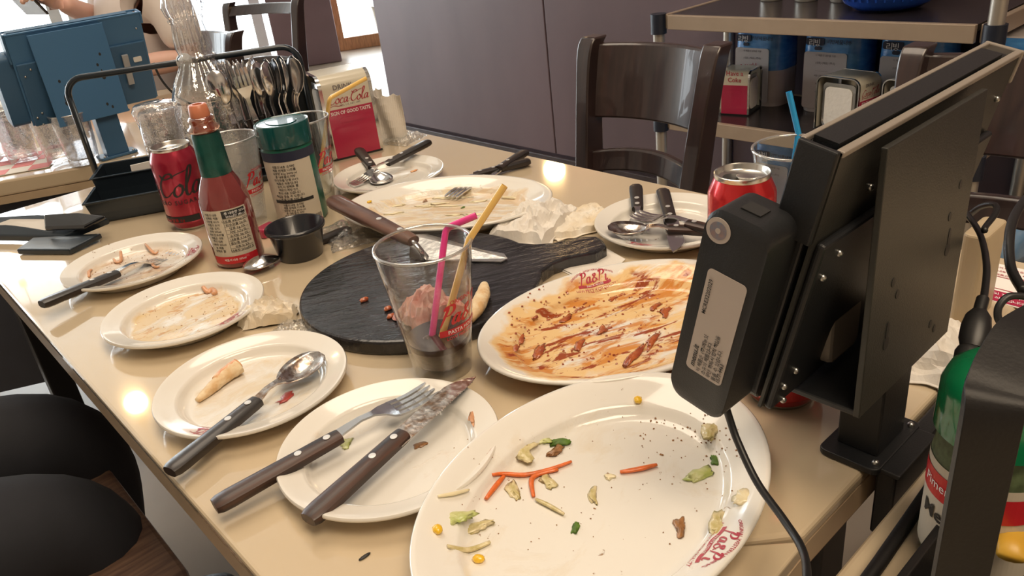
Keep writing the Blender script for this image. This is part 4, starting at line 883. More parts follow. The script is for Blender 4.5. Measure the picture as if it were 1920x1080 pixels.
MB().lathe([(0.043, 0.0), (0.042, 0.004), (0.0375, 0.05), (0.036, 0.09), (0.040, 0.103), (0.041, 0.112), (0.036, 0.119), (0.012, 0.121), (0, 0.121)], 80, mod=rip).build('glass_wall', 'textured_glass', e, smooth=True)
MB().lathe([(0, 0.108), (0.030, 0.109), (0.034, 0.104), (0.034, 0.06), (0.038, 0.006)], 64, mod=rip).build('inner_wall', 'textured_glass', e, smooth=True)

# --- napkin dispensers
M['chrome'] = mat('chrome', (0.75, 0.75, 0.74), 0.12, 1.0)
M['disp_cream'] = mat('cream_enamel', (0.62, 0.58, 0.47), 0.25, coat=0.4, var=0.04)
M['disp_red'] = mat('crimson_enamel', (0.42, 0.02, 0.07), 0.28, coat=0.4, var=0.06)
M['napkin'] = mat('napkin_paper', (0.76, 0.72, 0.66), 0.85, var=0.05, vscale=60, bump=0.5, bscale=120)
def dispenser(loc, rz, label, group, W=0.092, D=0.125, H=0.145, kind='drink', sc_=1.0):
    """napkin box: printed faces at -y and +y, napkin openings at -x and +x"""
    e = empty('napkin_dispenser', loc, label, 'napkin box', group, rz); e.scale = (sc_, sc_, sc_)
    r = 0.022; prof = [(-W / 2, 0)] + [(-W / 2 + r - r * math.cos(a), H - r + r * math.sin(a)) for a in [PI / 2 * i / 6 for i in range(7)]] 
    # shell wraps over -y face, top, +y face (profile in y-z)
    pr = [(-D / 2, 0.004)] + [(-D / 2 + r - r * math.cos(PI / 2 * i / 7), H - r + r * math.sin(PI / 2 * i / 7)) for i in range(8)] + [(D / 2 - r + r * math.sin(PI / 2 * i / 7), H - r + r * math.cos(PI / 2 * i / 7)) for i in range(8)] + [(D / 2, 0.004)]
    def sweep(p, x0, x1, th, mt, nm):
        m = MB(); n = len(p); c = []
        for i, (y, z) in enumerate(p):
            a = p[max(0, i - 1)]; b = p[min(n - 1, i + 1)]; t = Vector((b[0] - a[0], b[1] - a[1])).normalized(); c.append((y + t.y * th, z - t.x * th))
        vs = []
        for (y, z), (yi, zi) in zip(p, c): vs += [(x0, y, z), (x1, y, z), (x1, yi, zi), (x0, yi, zi)]
        m.add(vs, [(4 * i + k, 4 * i + (k + 1) % 4, 4 * i + 4 + (k + 1) % 4, 4 * i + 4 + k) for i in range(n - 1) for k in range(4)] + [(3, 2, 1, 0), tuple(4 * (n - 1) + k for k in range(4))])
        return m.build(nm, mt, e, smooth=True, auto=40)
    sweep(pr, -W / 2, W / 2, 0.0015, 'disp_cream', 'shell')
    for s in (-1, 1): sweep([(y * 1.012, z * 1.004) for y, z in pr], s * W / 2 - 0.004, s * W / 2 + 0.002, 0.003, 'chrome', 'chrome_edge')
    for s in (-1, 1):
        MB().box((0, s * (D / 2 + 0.0006), 0.046), (W - 0.008, 0.0012, 0.084)).build('red_panel', 'disp_red', e)
        MB().prism(rrect(0.044, 0.009, 0.004, 4, cy=0.068), 0, 0.0006, lambda x, y, z, s=s: (x, s * (D / 2 + 0.0012 + z), y)).build('panel_emboss', 'disp_red', e)
    for s in (-1, 1):
        fr = lambda x, y, z, s=s: (s * (W / 2 - 0.006 - z), x, y)
        MB().prism(rrect(D - 0.03, H - 0.028, 0.012, 5, cy=H / 2 - 0.004), 0, 0.004, fr).build('spring_plate', 'chrome', e)
        MB().prism(rrect(D - 0.045, H - 0.040, 0.014, 5, cy=H / 2 - 0.008), -0.003, -0.0003, fr).build('napkin_stack', 'napkin', e, bevel=0.001)
    MB().box((0, 0, 0.003), (W, D, 0.005)).build('foot', 'ink', e)
    for s in (-1, 1):
        f = lambda x, y, s=s: (s * -x, s * (D / 2 + 0.0022), y) if s == 1 else (x, -(D / 2 + 0.0010), y)
        g = lambda x, y, s=s: (f(x, y)[0], f(x, y)[1] + (0.0006 if s == 1 else -0.0006), f(x, y)[2])
        if kind == 'drink':
            m = MB(); put(m, text_geo('DRINK', 0.0115, bold=0.01), lambda x, y: f(x - 0.006, y + 0.1245)); put(m, text_geo('REG. U.S. PAT. OFF.', 0.0045), lambda x, y: f(x + 0.002, y + 0.0935)); m.build('lettering', 'grey_ink', e)
            m = MB(); put(m, script_geo('Coca-Cola', 0.0172, 0.11, 0.22, True), lambda x, y: f(x, y + 0.1045)); m.build('script_lettering', 'red_print', e)
            m = MB(); put(m, text_geo('SIGN OF GOOD TASTE', 0.0085, bold=0.012, xs=0.82), lambda x, y: g(x, y + 0.0815)); m.build('white_lettering', 'white_ink', e)
        else:
            m = MB(); put(m, text_geo('Have a', 0.0185, bold=0.01), lambda x, y: f(x, y + 0.122)); put(m, text_geo('Coke', 0.0185, bold=0.01), lambda x, y: f(x, y + 0.103)); m.build('lettering', 'red_print', e)
    return e
a_ = P(634, 303); b_ = P(716, 283); mid = (a_ + b_) / 2; dr = (b_ - a_).normalized(); nb_ = Vector((-dr.y, dr.x, 0))
dispenser(mid + nb_ * 0.056, math.atan2(dr.y, dr.x), 'cream and crimson napkin box lettered DRINK Coca-Cola on the dining table', 'napkin boxes', W=0.088, D=0.105)
dispenser(Vector((2.060, 1.312, Z2)), math.radians(-78), 'cream and red napkin box on the cart lettered Have a Coke', 'napkin boxes', kind='have', W=0.086, D=0.105, H=0.128)
dispenser(Vector((2.020, 0.965, Z2)), math.radians(-8), 'napkin box on the cart with its white napkins facing the room', 'napkin boxes')
dispenser(Vector((2.040, 0.80, Z2)), math.radians(-8), 'napkin box on the cart hidden mostly behind the right wooden chair', 'napkin boxes')

# ------------------------------------------------------------------ tablet ordering stands
M['tab_grey'] = mat('grey_coated_steel', (0.046, 0.046, 0.041), 0.40, 0.35, bump=0.12, bscale=900)
M['tab_black'] = mat('matt_black_housing', (0.012, 0.013, 0.015), 0.44, bump=0.12, bscale=1100)
M['tab_rim'] = mat('worn_bright_rim', (0.34, 0.30, 0.26), 0.4, 0.3)
M['screen'] = mat('tablet_glass', (0.01, 0.01, 0.012), 0.08, coat=1.0)
M['far_glare_blue'] = mat('glare_tinted_steel', (0.07, 0.19, 0.37), 0.38, 0.2, bump=0.08, bscale=700)  # black stand; the blue haze of window glare is put into its colour
M['far_glare_blue_dark'] = mat('glare_tinted_housing', (0.045, 0.125, 0.24), 0.42, bump=0.08, bscale=700)  # same glare tint, darker, coloured into the housing
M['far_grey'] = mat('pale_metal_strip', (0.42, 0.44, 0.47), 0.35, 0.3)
M['sticker'] = mat('greige_sticker', (0.50, 0.43, 0.38), 0.6, var=0.04)
M['adapter'] = mat('grey_power_adapter', (0.27, 0.235, 0.20), 0.5, var=0.06)
TH = math.radians(13)
dV = Vector((0, math.sin(TH), -math.cos(TH))); nV = Vector((0, -math.cos(TH), -math.sin(TH)))
def kiosk(loc, label, near=True):
    e = empty('tablet_stand', loc, label, 'tablet stand')
    g, k, rim = ('tab_grey', 'tab_black', 'tab_rim') if near else ('far_glare_blue', 'far_glare_blue_dark', 'far_glare_blue')
    o0 = Vector((-0.122, 0.002, 0.262)); W, HT = 0.24, 0.171
    T = lambda x, d, n: o0 + Vector((x, 0, 0)) + dV * d + nV * n
    fr = lambda a, b: (lambda x, y, z: tuple(T(x, y, a + (b - a) * z)))
    # tablet body with its screen facing away, top channel between two bright rims
    MB().prism(rrect(W, HT, 0.010, 5, cx=W / 2, cy=HT / 2), 0, 1, fr(0.0015, 0.0175)).build('tablet_body', k, e, bevel=0.0015)
    MB().prism(rrect(W - 0.018, HT - 0.018, 0.005, 4, cx=W / 2, cy=HT / 2), 0, 1, fr(0.0004, 0.0015)).build('screen', 'screen', e)
    MB().prism([(0, -0.001), (W, -0.001), (W, HT), (0, HT)], 0, 1, fr(0.0205, 0.0225)).build('back_plate', g, e)
    MB().prism([(0, -0.002), (W, -0.002), (W, 0.0015), (0, 0.0015)], 0, 1, fr(0.0190, 0.0235)).build('rear_top_rim', rim, e, bevel=0.0008)
    MB().prism([(0, -0.002), (W, -0.002), (W, 0.0015), (0, 0.0015)], 0, 1, fr(-0.0005, 0.0025)).build('front_top_rim', rim, e, bevel=0.0008)
    MB().prism([(-0.004, -0.002), (0.0, -0.002), (0.0, 0.052), (-0.004, 0.052)], 0, 1, fr(0.0, 0.022)).build('end_cap', k, e, bevel=0.001)
    MB().prism([(W, -0.002), (W + 0.004, -0.002), (W + 0.004, 0.02), (W, 0.02)], 0, 1, fr(-0.001, 0.024)).build('end_cap', rim, e, bevel=0.001)
    MB().prism([(0.005, -0.003), (W - 0.02, -0.003), (W - 0.02, 0.001), (0.005, 0.001)], 0, 1, fr(0.004, 0.0175)).build('top_channel', k, e)
    MB().prism([(0.003, 0.052), (W - 0.004, 0.052), (W - 0.004, HT + 0.001), (0.003, HT + 0.001)], 0, 1, fr(0.0226, 0.028)).build('rear_housing', k, e, bevel=0.002)
    for (x, d) in ((0.012, 0.075), (0.024, 0.064), (0.052, 0.035), (0.010, 0.155), (0.020, 0.148), (0.016, 0.17), (0.228, 0.028)):
        MB().ball(T(x, d, 0.0285 if d > 0.05 else 0.023), 0.0022, 6).build('screw', 'screw', e, smooth=True)
    # battery box on the left end
    sec = rrect(0.039, 0.134, 0.010, 6); xb0, xb1 = -0.153 + 0.122, -0.006 + 0.006
    bx = MB(); N = len(sec); vs = []
    for (x, s) in ((xb0, 0.94), (xb0 + 0.0018, 1.0), (xb1, 1.0)):
        vs += [tuple(T(x, 0.105 + q[1] * s, -0.0055 + q[0] * (0.9 + 0.1 * s))) for q in sec]
    bx.add(vs, [(j * N + i, j * N + (i + 1) % N, (j + 1) * N + (i + 1) % N, (j + 1) * N + i) for j in range(2) for i in range(N)] + [tuple(range(N - 1, -1, -1)), tuple(2 * N + i for i in range(N))])
    box = bx.build('battery_box', k, e, smooth=True, auto=30)
    MB().prism([(xb0 + 0.010, 0.0371), (xb0 + 0.020, 0.0371), (xb0 + 0.020, 0.0385), (xb0 + 0.010, 0.0385)], 0, 1, fr(-0.012, 0.0)).build('card_slot', 'ink', box)
    if near:
        F = lambda u, v, off=0.0004: tuple(T(xb0 - off, 0.105 - v, -0.0055 + u))          # u towards the rear, v up
        fp = lambda x, y, z: F(x, y, 0.0002 + z)
        st = MB().prism(rrect(0.0250, 0.072, 0.003, 4, cx=0.0015, cy=-0.004), 0, 0.0003, fp).build('sticker', 'sticker', box)
        m = MB()
        tx = lambda x0: (lambda x, y: F(x0 + -y * -1 * -1 if False else x0 - y, x - 0.0, 0.0008))
        def put_v(s, size, u0, v0, al=0, bold=0.01, shear=0.0):
            gm = text_geo(s, size, bold=bold, shear=shear); w_ = max(q[0] for q in gm[0])
            put(m, gm, lambda x, y: F(u0 - y, v0 + x + w_, 0.0008))
        put_v('MCRE32202029', 0.0036, -0.0075, 0.002)
        put_v('menu.it', 0.0052, -0.0068, -0.0375, bold=0.02, shear=0.25)
        put_v('이 제품은 (주)메뉴잇', 0.0033, -0.0028, -0.038)
        put_v('소유의 제품입니다.', 0.0033, 0.0008, -0.038)
        put_v('무단 취득시 법적 책임을', 0.0033, 0.0044, -0.038)
        put_v('물을 수 있습니다.', 0.0033, 0.0080, -0.038)
        put_v('1577-4463', 0.0034, 0.0116, -0.038, bold=0.015)
        m.build('sticker_print', 'ink', box)
        MB().prism([(0.0075 * math.cos(a) - 0.0105, 0.0075 * math.sin(a) + 0.0555) for a in [i * PI / 18 for i in range(36)]], 0, 0.0003, fp).build('round_seal', 'sticker', box)
        MB().prism([(0.0052 * math.cos(a) - 0.0105, 0.0052 * math.sin(a) + 0.0555) for a in [i * PI / 18 for i in range(36)]], 0.0003, 0.0005, fp).build('seal_ring', mat('iridescent_seal', (0.36, 0.26, 0.26), 0.25, 0.4, col2=(0.22, 0.26, 0.34), vscale=300), box)
        MB().prism([(0.0016 * math.cos(a) - 0.0105, 0.0016 * math.sin(a) + 0.0555) for a in [i * PI / 10 for i in range(20)]], 0.0005, 0.0007, fp).build('seal_centre', 'sticker', box)
    else:
        for (x, d) in ((0.055, 0.13), (0.185, 0.10)):
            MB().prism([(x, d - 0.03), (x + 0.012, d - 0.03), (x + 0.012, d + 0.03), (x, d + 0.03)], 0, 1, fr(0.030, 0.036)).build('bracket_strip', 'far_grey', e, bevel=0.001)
        MB().prism(rrect(0.016, 0.010, 0.002, 3, cx=0.215, cy=0.085), 0, 1, fr(0.0285, 0.030)).build('white_tab', 'white', e)
    # upright bracket plate with holes
    y1, y0 = -0.0235, -0.0275
    pl = [(-0.087, 0.062), (-0.080, 0.050), (0.020, 0.083), (0.042, 0.110), (0.047, 0.245), (0.047, 0.257), (-0.087, 0.257)] if False else [(-0.088, 0.0835), (0.041, 0.0835), (0.044, 0.252), (-0.088, 0.252)]
    MB().prism(pl, y0, y1, lambda x, y, z: (x, z, y)).build('bracket_plate', g, e, bevel=0.0006)
    for (x, z, rx, rz) in ((0.022, 0.198, 0.0022, 0.003), (0.012, 0.180, 0.0022, 0.003), (-0.062, 0.165, 0.0022, 0.003), (-0.054, 0.154, 0.0022, 0.003), (0.006, 0.106, 0.0022, 0.003), (0.014, 0.099, 0.002, 0.003)):
        MB().prism([(x + rx * math.cos(a), z + rz * math.sin(a)) for a in [i * PI / 8 for i in range(16)]], y0 - 0.0003, y0, lambda x, y, z: (x, z, y)).build('screw_hole', 'ink', e)
    for (x, z) in ((0.016, 0.160), (-0.062, 0.128)):
        MB().prism([(x + 0.0035 * math.cos(a), z - 0.004 + 0.0045 * math.sin(a)) for a in [i * PI / 8 for i in range(16)]], y0 - 0.0003, y0, lambda x, y, z: (x, z, y)).prism([(x + 0.0018 * math.cos(a), z + 0.004 + 0.007 * math.sin(a)) for a in [i * PI / 8 for i in range(16)]], y0 - 0.00035, y0, lambda x, y, z: (x, z, y)).build('keyhole', 'ink', e)
    MB().box((-0.022, 0.012, 0.0855), (0.131, 0.075, 0.004)).build('bracket_flange', k, e, bevel=0.0008)
    MB().box((0, 0.0, 0.0445), (0.042, 0.030, 0.079)).build('column', k, e, bevel=0.0015)
    for (x, z) in ((-0.030, 0.07), (-0.014, 0.065)): pass
    MB().prism(rrect(0.072, 0.044, 0.006, 5), 0.0005, 0.0055).build('base_plate', k, e, bevel=0.001)
    for x in (-0.028, 0.028): MB().ball((x, -0.017, 0.006), 0.0028, 6).build('screw', 'screw', e, smooth=True)
    MB().prism(rrect(0.040, 0.072, 0.008, 5, cx=-0.046, cy=0.132), 0.004, 0.016, lambda x, y, z: (x, z, y)).build('power_adapter', 'adapter', e, bevel=0.003)
    MB().prism(rrect(0.016, 0.005, 0.002, 4, cx=-0.050, cy=0.162), 0.0032, 0.0045, lambda x, y, z: (x, z, y)).build('adapter_socket', 'white', e)
    return e
KN = Vector((0.483, 0.193, TZ)); KF = Vector((0.432, 1.712, TZ))
kn = kiosk(KN, 'black tablet stand seen from behind on the near right table corner')
kf = kiosk(KF, 'tablet stand coloured blue for the window glare, seen from behind at the far end of the table', False)
MB().box((0.052, -0.024, -0.028), (0.155, 0.014, 0.062)).build('clamp_rail', 'tab_black', kn, bevel=0.002)
MB().box((0.0, -0.020, 0.0025), (0.06, 0.03, 0.004)).build('clamp_tongue', 'tab_black', kn, bevel=0.001)
# cables
M['cable'] = mat('black_cable', (0.012, 0.012, 0.013), 0.4)
c = MB().tube(spline([P(1358, 752, 0.092), P(1368, 785, 0.080), P(1384, 830, 0.068), P(1420, 905, 0.054), P(1470, 975, 0.048), P(1504, 1030, 0.048), P(1513, 1085, 0.055), P(1506, 1200, 0.06)], 8), 0.0024, 10).build('power_cable', 'cable', smooth=True)
tag(c, 'black cable hanging from the battery box of the near tablet across the white platter', 'cable')
w = empty('usb_cable', PD(1830, 560, 0.50), 'black cable with a thick plug joint at the right edge of the photo', 'cable'); W0 = Vector(w.location)
m = MB().tube([q - W0 for q in spline([PD(1812, 408, 0.60), PD(1838, 388, 0.58), PD(1864, 384, 0.56), PD(1868, 398, 0.55), PD(1848, 425, 0.54), PD(1846, 432, 0.53)], 6)], 0.0022, 8).tube([q - W0 for q in spline([PD(1812, 400, 0.59), PD(1838, 440, 0.55), PD(1850, 500, 0.50), PD(1844, 565, 0.47)], 8)], 0.0022, 8); m.build('wire', 'cable', w, smooth=True)
for (a, b, rr, nm) in ((PD(1843, 560, 0.47), PD(1836, 585, 0.465), 0.0036, 'strain_relief'),):
    MB().tube([a - W0, b - W0], rr, 12).build(nm, 'cable', w, smooth=True, auto=40)
a, b = PD(1837, 582, 0.465), PD(1822, 652, 0.455); MB().tube([a + (b - a) * t - W0 for t in (0, 0.15, 0.45, 0.8, 1.0)], [0.0042, 0.0068, 0.0080, 0.0078, 0.0062], 12, flat=0.7).build('plug', 'cable', w, smooth=True, auto=40)
a, b = PD(1818, 652, 0.452), PD(1803, 738, 0.44); MB().tube([a + (b - a) * t - W0 for t in (0, 0.1, 0.9, 1.0)], [0.006, 0.0072, 0.0072, 0.005], 12, flat=0.7).build('socket', 'cable', w, smooth=True, auto=40)
c = MB().tube(spline([PD(26, 214, 1.78), PD(34, 240, 1.80), PD(70, 275, 1.80), PD(118, 300, 1.78), PD(152, 322, 1.74), PD(160, 345, 1.72)], 6), 0.0028, 8).build('power_cable', 'cable', smooth=True)
tag(c, 'thin black cable running down from the far tablet at the left', 'cable')
c = MB().tube(spline([PD(288, 118, 1.82), PD(300, 145, 1.84), PD(322, 172, 1.86), PD(352, 192, 1.88), PD(380, 200, 1.9)], 6), 0.0028, 8).build('power_cable', 'cable', smooth=True)
tag(c, 'thin black cable curving from the far tablet towards the decanter', 'cable')
m = MB().tube(spline([PD(1925, 372, 0.62), PD(1905, 400, 0.60), PD(1893, 440, 0.58), PD(1895, 500, 0.56), PD(1918, 545, 0.54)], 8), 0.0035, 10).build('thick_cable', 'cable', smooth=True); tag(m, 'thick black cable curving at the right edge beside the printed card', 'cable')
m = MB().tube(spline([PD(1925, 556, 0.40), PD(1892, 556, 0.40), PD(1873, 575, 0.40), PD(1872, 598, 0.40), PD(1885, 612, 0.40)], 8), 0.0019, 8).build('wire_hook', 'cable', smooth=True); tag(m, 'black bent wire hook just above the near condiment rack', 'hook')

# printed card lying on the table (its square code is left blank)
e = empty('table_card', P(1862, 552), 'white card with dark red band lying at the right edge of the table', 'card')
q = [P(*p) - Vector(e.location) for p in ((1822, 478), (1945, 515), (1940, 592), (1812, 556))]
q = [P(1824, 484), P(1945, 512), P(1950, 590), P(1815, 552)]; q = [v - Vector(e.location) for v in q]
m = MB(); m.add(q + [v + Vector((0, 0, 0.0006)) for v in q], [(3, 2, 1, 0), (4, 5, 6, 7), (0, 1, 5, 4), (1, 2, 6, 5), (2, 3, 7, 6), (3, 0, 4, 7)]); m.build('sheet', 'paper', e)
cx_ = (q[1] - q[0]); cy_ = (q[0] - q[3]); up_ = Vector((0, 0, 0.0009)); cf = lambda x, y: tuple(q[3] + cx_ * x + cy_ * y + up_)
m = MB(); m.add([cf(0, 0), cf(1, 0), cf(1, 0.26), cf(0, 0.26)], [(0, 1, 2, 3)]); m.build('red_band', 'disp_red', e)
m = MB(); lc = cx_.length; hc = cy_.length
for i, s in enumerate(('(주)메뉴잇 제품 주의', '제품은 식용입니다')): put(m, text_geo(s, 1.0), lambda x, y, i=i: tuple(Vector(cf(0.45, 0.19 - i * 0.11)) + cx_.normalized() * x * 0.006 + cy_.normalized() * y * 0.006 + Vector((0, 0, 0.0004))))
m.build('band_lettering', 'white_ink', e)
m = MB()
for i, s in enumerate(('메뉴 주의 내용 물을 수', '제품의 내용 책임을 취득', '이 제품은 소유의')): put(m, text_geo(s, 1.0), lambda x, y, i=i: tuple(Vector(cf(0.55, 0.90 - i * 0.10)) + cx_.normalized() * x * 0.0045 + cy_.normalized() * y * 0.0045))
def fbar(a, b, c_, d): m.add([cf(a, b), cf(c_, b), cf(c_, d), cf(a, d)], [(0, 1, 2, 3)])
fbar(0.28, 0.31, 0.82, 0.325); fbar(0.28, 0.63, 0.82, 0.645); fbar(0.28, 0.31, 0.29, 0.64); fbar(0.81, 0.31, 0.82, 0.64)
m.build('card_print', 'red_print', e)
M['beige_wood'] = mat('pale_marbled_wood', (0.52, 0.43, 0.29), 0.35, col2=(0.40, 0.31, 0.20), vscale=10, stretch=(1, 1, 0.3))
e = MB().prism(rrect(0.05, 0.020, 0.006, 4), 0, 0.086).build('wooden_block', 'beige_wood', loc=(0.712, 0.208, TZ), bevel=0.002); tag(e, 'pale upright wooden block showing behind the near tablet bracket', 'block')

# ------------------------------------------------------------------ condiment rack at the far end
M['rack_black'] = mat('black_enamel_rack', (0.020, 0.030, 0.042), 0.28, 0.3, coat=0.4, var=0.1)
RL, RR_ = P(118, 150, 0.2), P(556, 84, 0.2)
def rack(L, R_, h, label, depth, name='condiment_rack', tr=0.0050, trays=True, arms=True, side=1):
    mid = (L + R_) / 2; d = (R_ - L); d.z = 0; Ln = d.length; rz = math.atan2(d.y, d.x)
    e = empty(name, (mid.x, mid.y, TZ), label, 'rack', None, rz)
    w = Ln / 2; r = 0.028
    arc = lambda cx, s: [(cx + s * r * math.sin(a), 0, h - r + r * math.cos(a)) for a in [PI / 2 * i / 6 for i in range(7)]]
    left = [(-w, 0.0, 0.012)] + [(-w, 0, h - r)] + list(reversed([(-w + r - r * math.sin(PI / 2 * i / 6), 0, h - r + r * math.cos(PI / 2 * i / 6)) for i in range(7)]))
    right = [(w - r + r * math.sin(PI / 2 * i / 6), 0, h - r + r * math.cos(PI / 2 * i / 6)) for i in range(7)] + [(w, 0, h - r), (w, 0, 0.012)]
    MB().tube(left + right, tr, 10).build('top_bar', 'rack_black', e, smooth=True)
    return e, w
rk, rw_ = rack(RL, RR_, 0.2, 'black wire condiment rack with trays and cutlery basket at the far end', 0.12)
def tray(parent, x0, x1, y0, y1, h, t=0.002, m_='rack_black', z0=0.0, name='tray', flare=0.006):
    m = MB(); o = [(x0, y0), (x1, y0), (x1, y1), (x0, y1)]; cx, cy = (x0 + x1) / 2, (y0 + y1) / 2
    ex = lambda p, k: (p[0] + math.copysign(k, p[0] - cx), p[1] + math.copysign(k, p[1] - cy))
    rings = [[(*ex(p, 0), z0) for p in o], [(*ex(p, flare), z0 + h) for p in o], [(*ex(p, flare + 0.003), z0 + h + 0.001) for p in o], [(*ex(p, flare + 0.003), z0 + h + 0.003) for p in o], [(*ex(p, flare - t), z0 + h + 0.003) for p in o], [(*ex(p, -t), z0 + t) for p in o]]
    vs = [v for r in rings for v in r]
    m.add(vs, [(4 * j + i, 4 * j + (i + 1) % 4, 4 * j + 4 + (i + 1) % 4, 4 * j + 4 + i) for j in range(5) for i in range(4)] + [(3, 2, 1, 0), (20, 21, 22, 23)])
    return m.build(name, m_, parent, bevel=0.002)
inv = rk.matrix_world.inverted() if False else (Matrix.Translation(rk.location) @ Matrix.Rotation(rk.rotation_euler.z, 4, 'Z')).inverted()
ta = inv @ P(222, 432); tc = inv @ P(322, 408)
tray(rk, -rw_ + 0.012, 0.006, -0.135, -0.062, 0.034); tray(rk, -rw_ + 0.012, 0.006, -0.055, 0.02, 0.05)
tray(rk, 0.02, rw_ - 0.005, -0.07, 0.02, 0.010, name='base_tray')
MB().box((0, 0.02, 0.012), (2 * rw_, 0.008, 0.02)).build('base_rail', 'rack_black', rk)
m = MB()  # wire cutlery basket
bx0, bx1, by0, by1 = 0.045, 0.165, -0.050, 0.012
for z in (0.018, 0.048, 0.062): m.tube([(bx0, by0, z), (bx1, by0, z), (bx1, by1, z), (bx0, by1, z), (bx0, by0, z)], 0.0012, 6)
for i in range(9): x = bx0 + (bx1 - bx0) * i / 8; m.tube([(x, by0, 0.014), (x, by0, 0.063)], 0.001, 6); m.tube([(x, by1, 0.014), (x, by1, 0.063)], 0.001, 6)
for i in range(5): y = by0 + (by1 - by0) * i / 4; m.tube([(bx0, y, 0.014), (bx0, y, 0.063)], 0.001, 6); m.tube([(bx1, y, 0.014), (bx1, y, 0.063)], 0.001, 6)
m.build('wire_basket', 'rack_black', rk)
MB().box((0.105, 0.026, 0.09), (0.165, 0.004, 0.17)).build('rear_panel', 'rack_black', rk, bevel=0.001)
MB().box((rw_ + 0.001, 0.004, 0.085), (0.004, 0.030, 0.165)).build('side_plate', 'rack_black', rk, bevel=0.001)
ball = MB().ball((0, 0, 0), 0.0135, 10).build('white_knob', 'white', smooth=True)
kp = P(350, 110, 0.2); kp = RL + (RR_ - RL) * ((kp - RL).dot(RR_ - RL) / (RR_ - RL).length_squared); ball.parent = rk; ball.location = inv @ Vector((kp.x, kp.y, TZ + 0.2))
for i, (x, z0) in enumerate(((-0.055, 0.045), (-0.10, 0.03), (-0.02, 0.045))):
    o = MB().prism([(-0.018, 0), (0.018, 0.002), (0.017, 0.02), (-0.017, 0.018)], 0, 0.003, lambda a, b, c: (a, c, b)).build('paper_slip', 'paper')
    o.location = rk.matrix_world @ Vector((0, 0, 0)) if False else (inv.inverted() @ Vector((x, -0.02 - 0.03 * i, 0.034 + 0.008 * i))); o.rotation_euler = (0, 0, rk.rotation_euler.z)
    tag(o, ['white paper slip sticking up from the rear black tray', 'white paper slip at the left end of the black trays', 'small white paper slip beside the dark red can'][i], 'paper')
# cutlery standing in the basket
mw = inv.inverted()
protos = {}
for i in range(16):
    kind = 'table_fork' if i in (1, 2, 3, 5, 6) else 'table_spoon'
    t = i / 15; x = 0.062 + 0.098 * t; y = -0.040 + 0.040 * ((i * 7) % 5) / 4
    lean = (t - 0.5) * 0.030 + 0.006 * math.sin(i * 2.3)
    A = mw @ Vector((x - lean * 0.4, y, 0.014)); B = mw @ Vector((x + lean, y - 0.012, 0.188 + 0.008 * math.sin(i * 1.7)))
    lab = 'steel fork standing tines up in the wire cutlery basket' if kind == 'table_fork' else 'steel spoon standing bowl up in the wire cutlery basket'
    roll = math.radians(62 + 9 * math.sin(i * 3.1))
    if kind not in protos:
        protos[kind] = cutlery(kind, A, B, lab, 'black_handle', 'forks in the cutlery basket' if kind == 'table_fork' else 'spoons in the cutlery basket', hl=0.085, roll=roll, hw=0.005)
    else:
        c = copy_tree(protos[kind]); c.matrix_world = frame_of(A, B, roll)
# bill tray with paper and phone
q = [P(-60, 440, 0.012), P(118, 443, 0.012), P(203, 408, 0.030), P(72, 402, 0.030), P(-40, 408, 0.030)]
bt = empty('bill_tray', P(100, 445), 'dark bill tray with a red checked paper and a phone at the left edge', 'tray'); B0 = Vector(bt.location)
def slab(pts, dz, mt, nm, parent, off=Vector((0, 0, 0)), bev=0.002):
    n = len(pts); m = MB(); m.add([v + Vector((0, 0, dz)) - off for v in pts] + [v - off for v in pts], [tuple(range(n)), tuple(range(2 * n - 1, n - 1, -1))] + [(i, (i + 1) % n, n + (i + 1) % n, n + i)[::-1] for i in range(n)]); return m.build(nm, mt, parent, bevel=bev)
slab([v - Vector((0, 0, 0.010)) for v in q], 0.010, 'rack_black', 'upper_board', bt, B0)
slab([v - Vector((0, 0, 0.012)) for v in (P(28, 463, 0.013), P(128, 463, 0.013), P(188, 432, 0.016), P(60, 440, 0.016))], 0.008, 'rack_black', 'lower_board', bt, B0)
tp = [P(-40, 433, 0.0145), P(84, 436, 0.0145), P(95, 412, 0.029), P(20, 412, 0.029)]
slab(tp, 0.001, 'paper', 'checked_paper', bt, B0, 0)
for (a, b) in ((0.45, 0.25), (0.72, 0.30), (0.60, 0.65), (0.3, 0.6)):
    f = lambda u, v: (tp[0] * (1 - u) + tp[1] * u) * (1 - v) + (tp[3] * (1 - u) + tp[2] * u) * v
    slab([f(a - 0.06, b - 0.15) + Vector((0, 0, 0.0012)), f(a + 0.06, b - 0.15) + Vector((0, 0, 0.0012)), f(a + 0.06, b + 0.15) + Vector((0, 0, 0.0012)), f(a - 0.06, b + 0.15) + Vector((0, 0, 0.0012))], 0.0003, 'pale_pink', 'pink_square', bt, B0, 0) if 'pale_pink' in M else None
ph = slab([P(86, 434, 0.018), P(160, 432, 0.020), P(200, 411, 0.033), P(150, 405, 0.034), P(84, 408, 0.033)], 0.006, 'screen', 'smartphone', None, Vector((0, 0, 0)), 0.003)
tag(ph, 'black phone lying face up on the bill tray', 'phone')

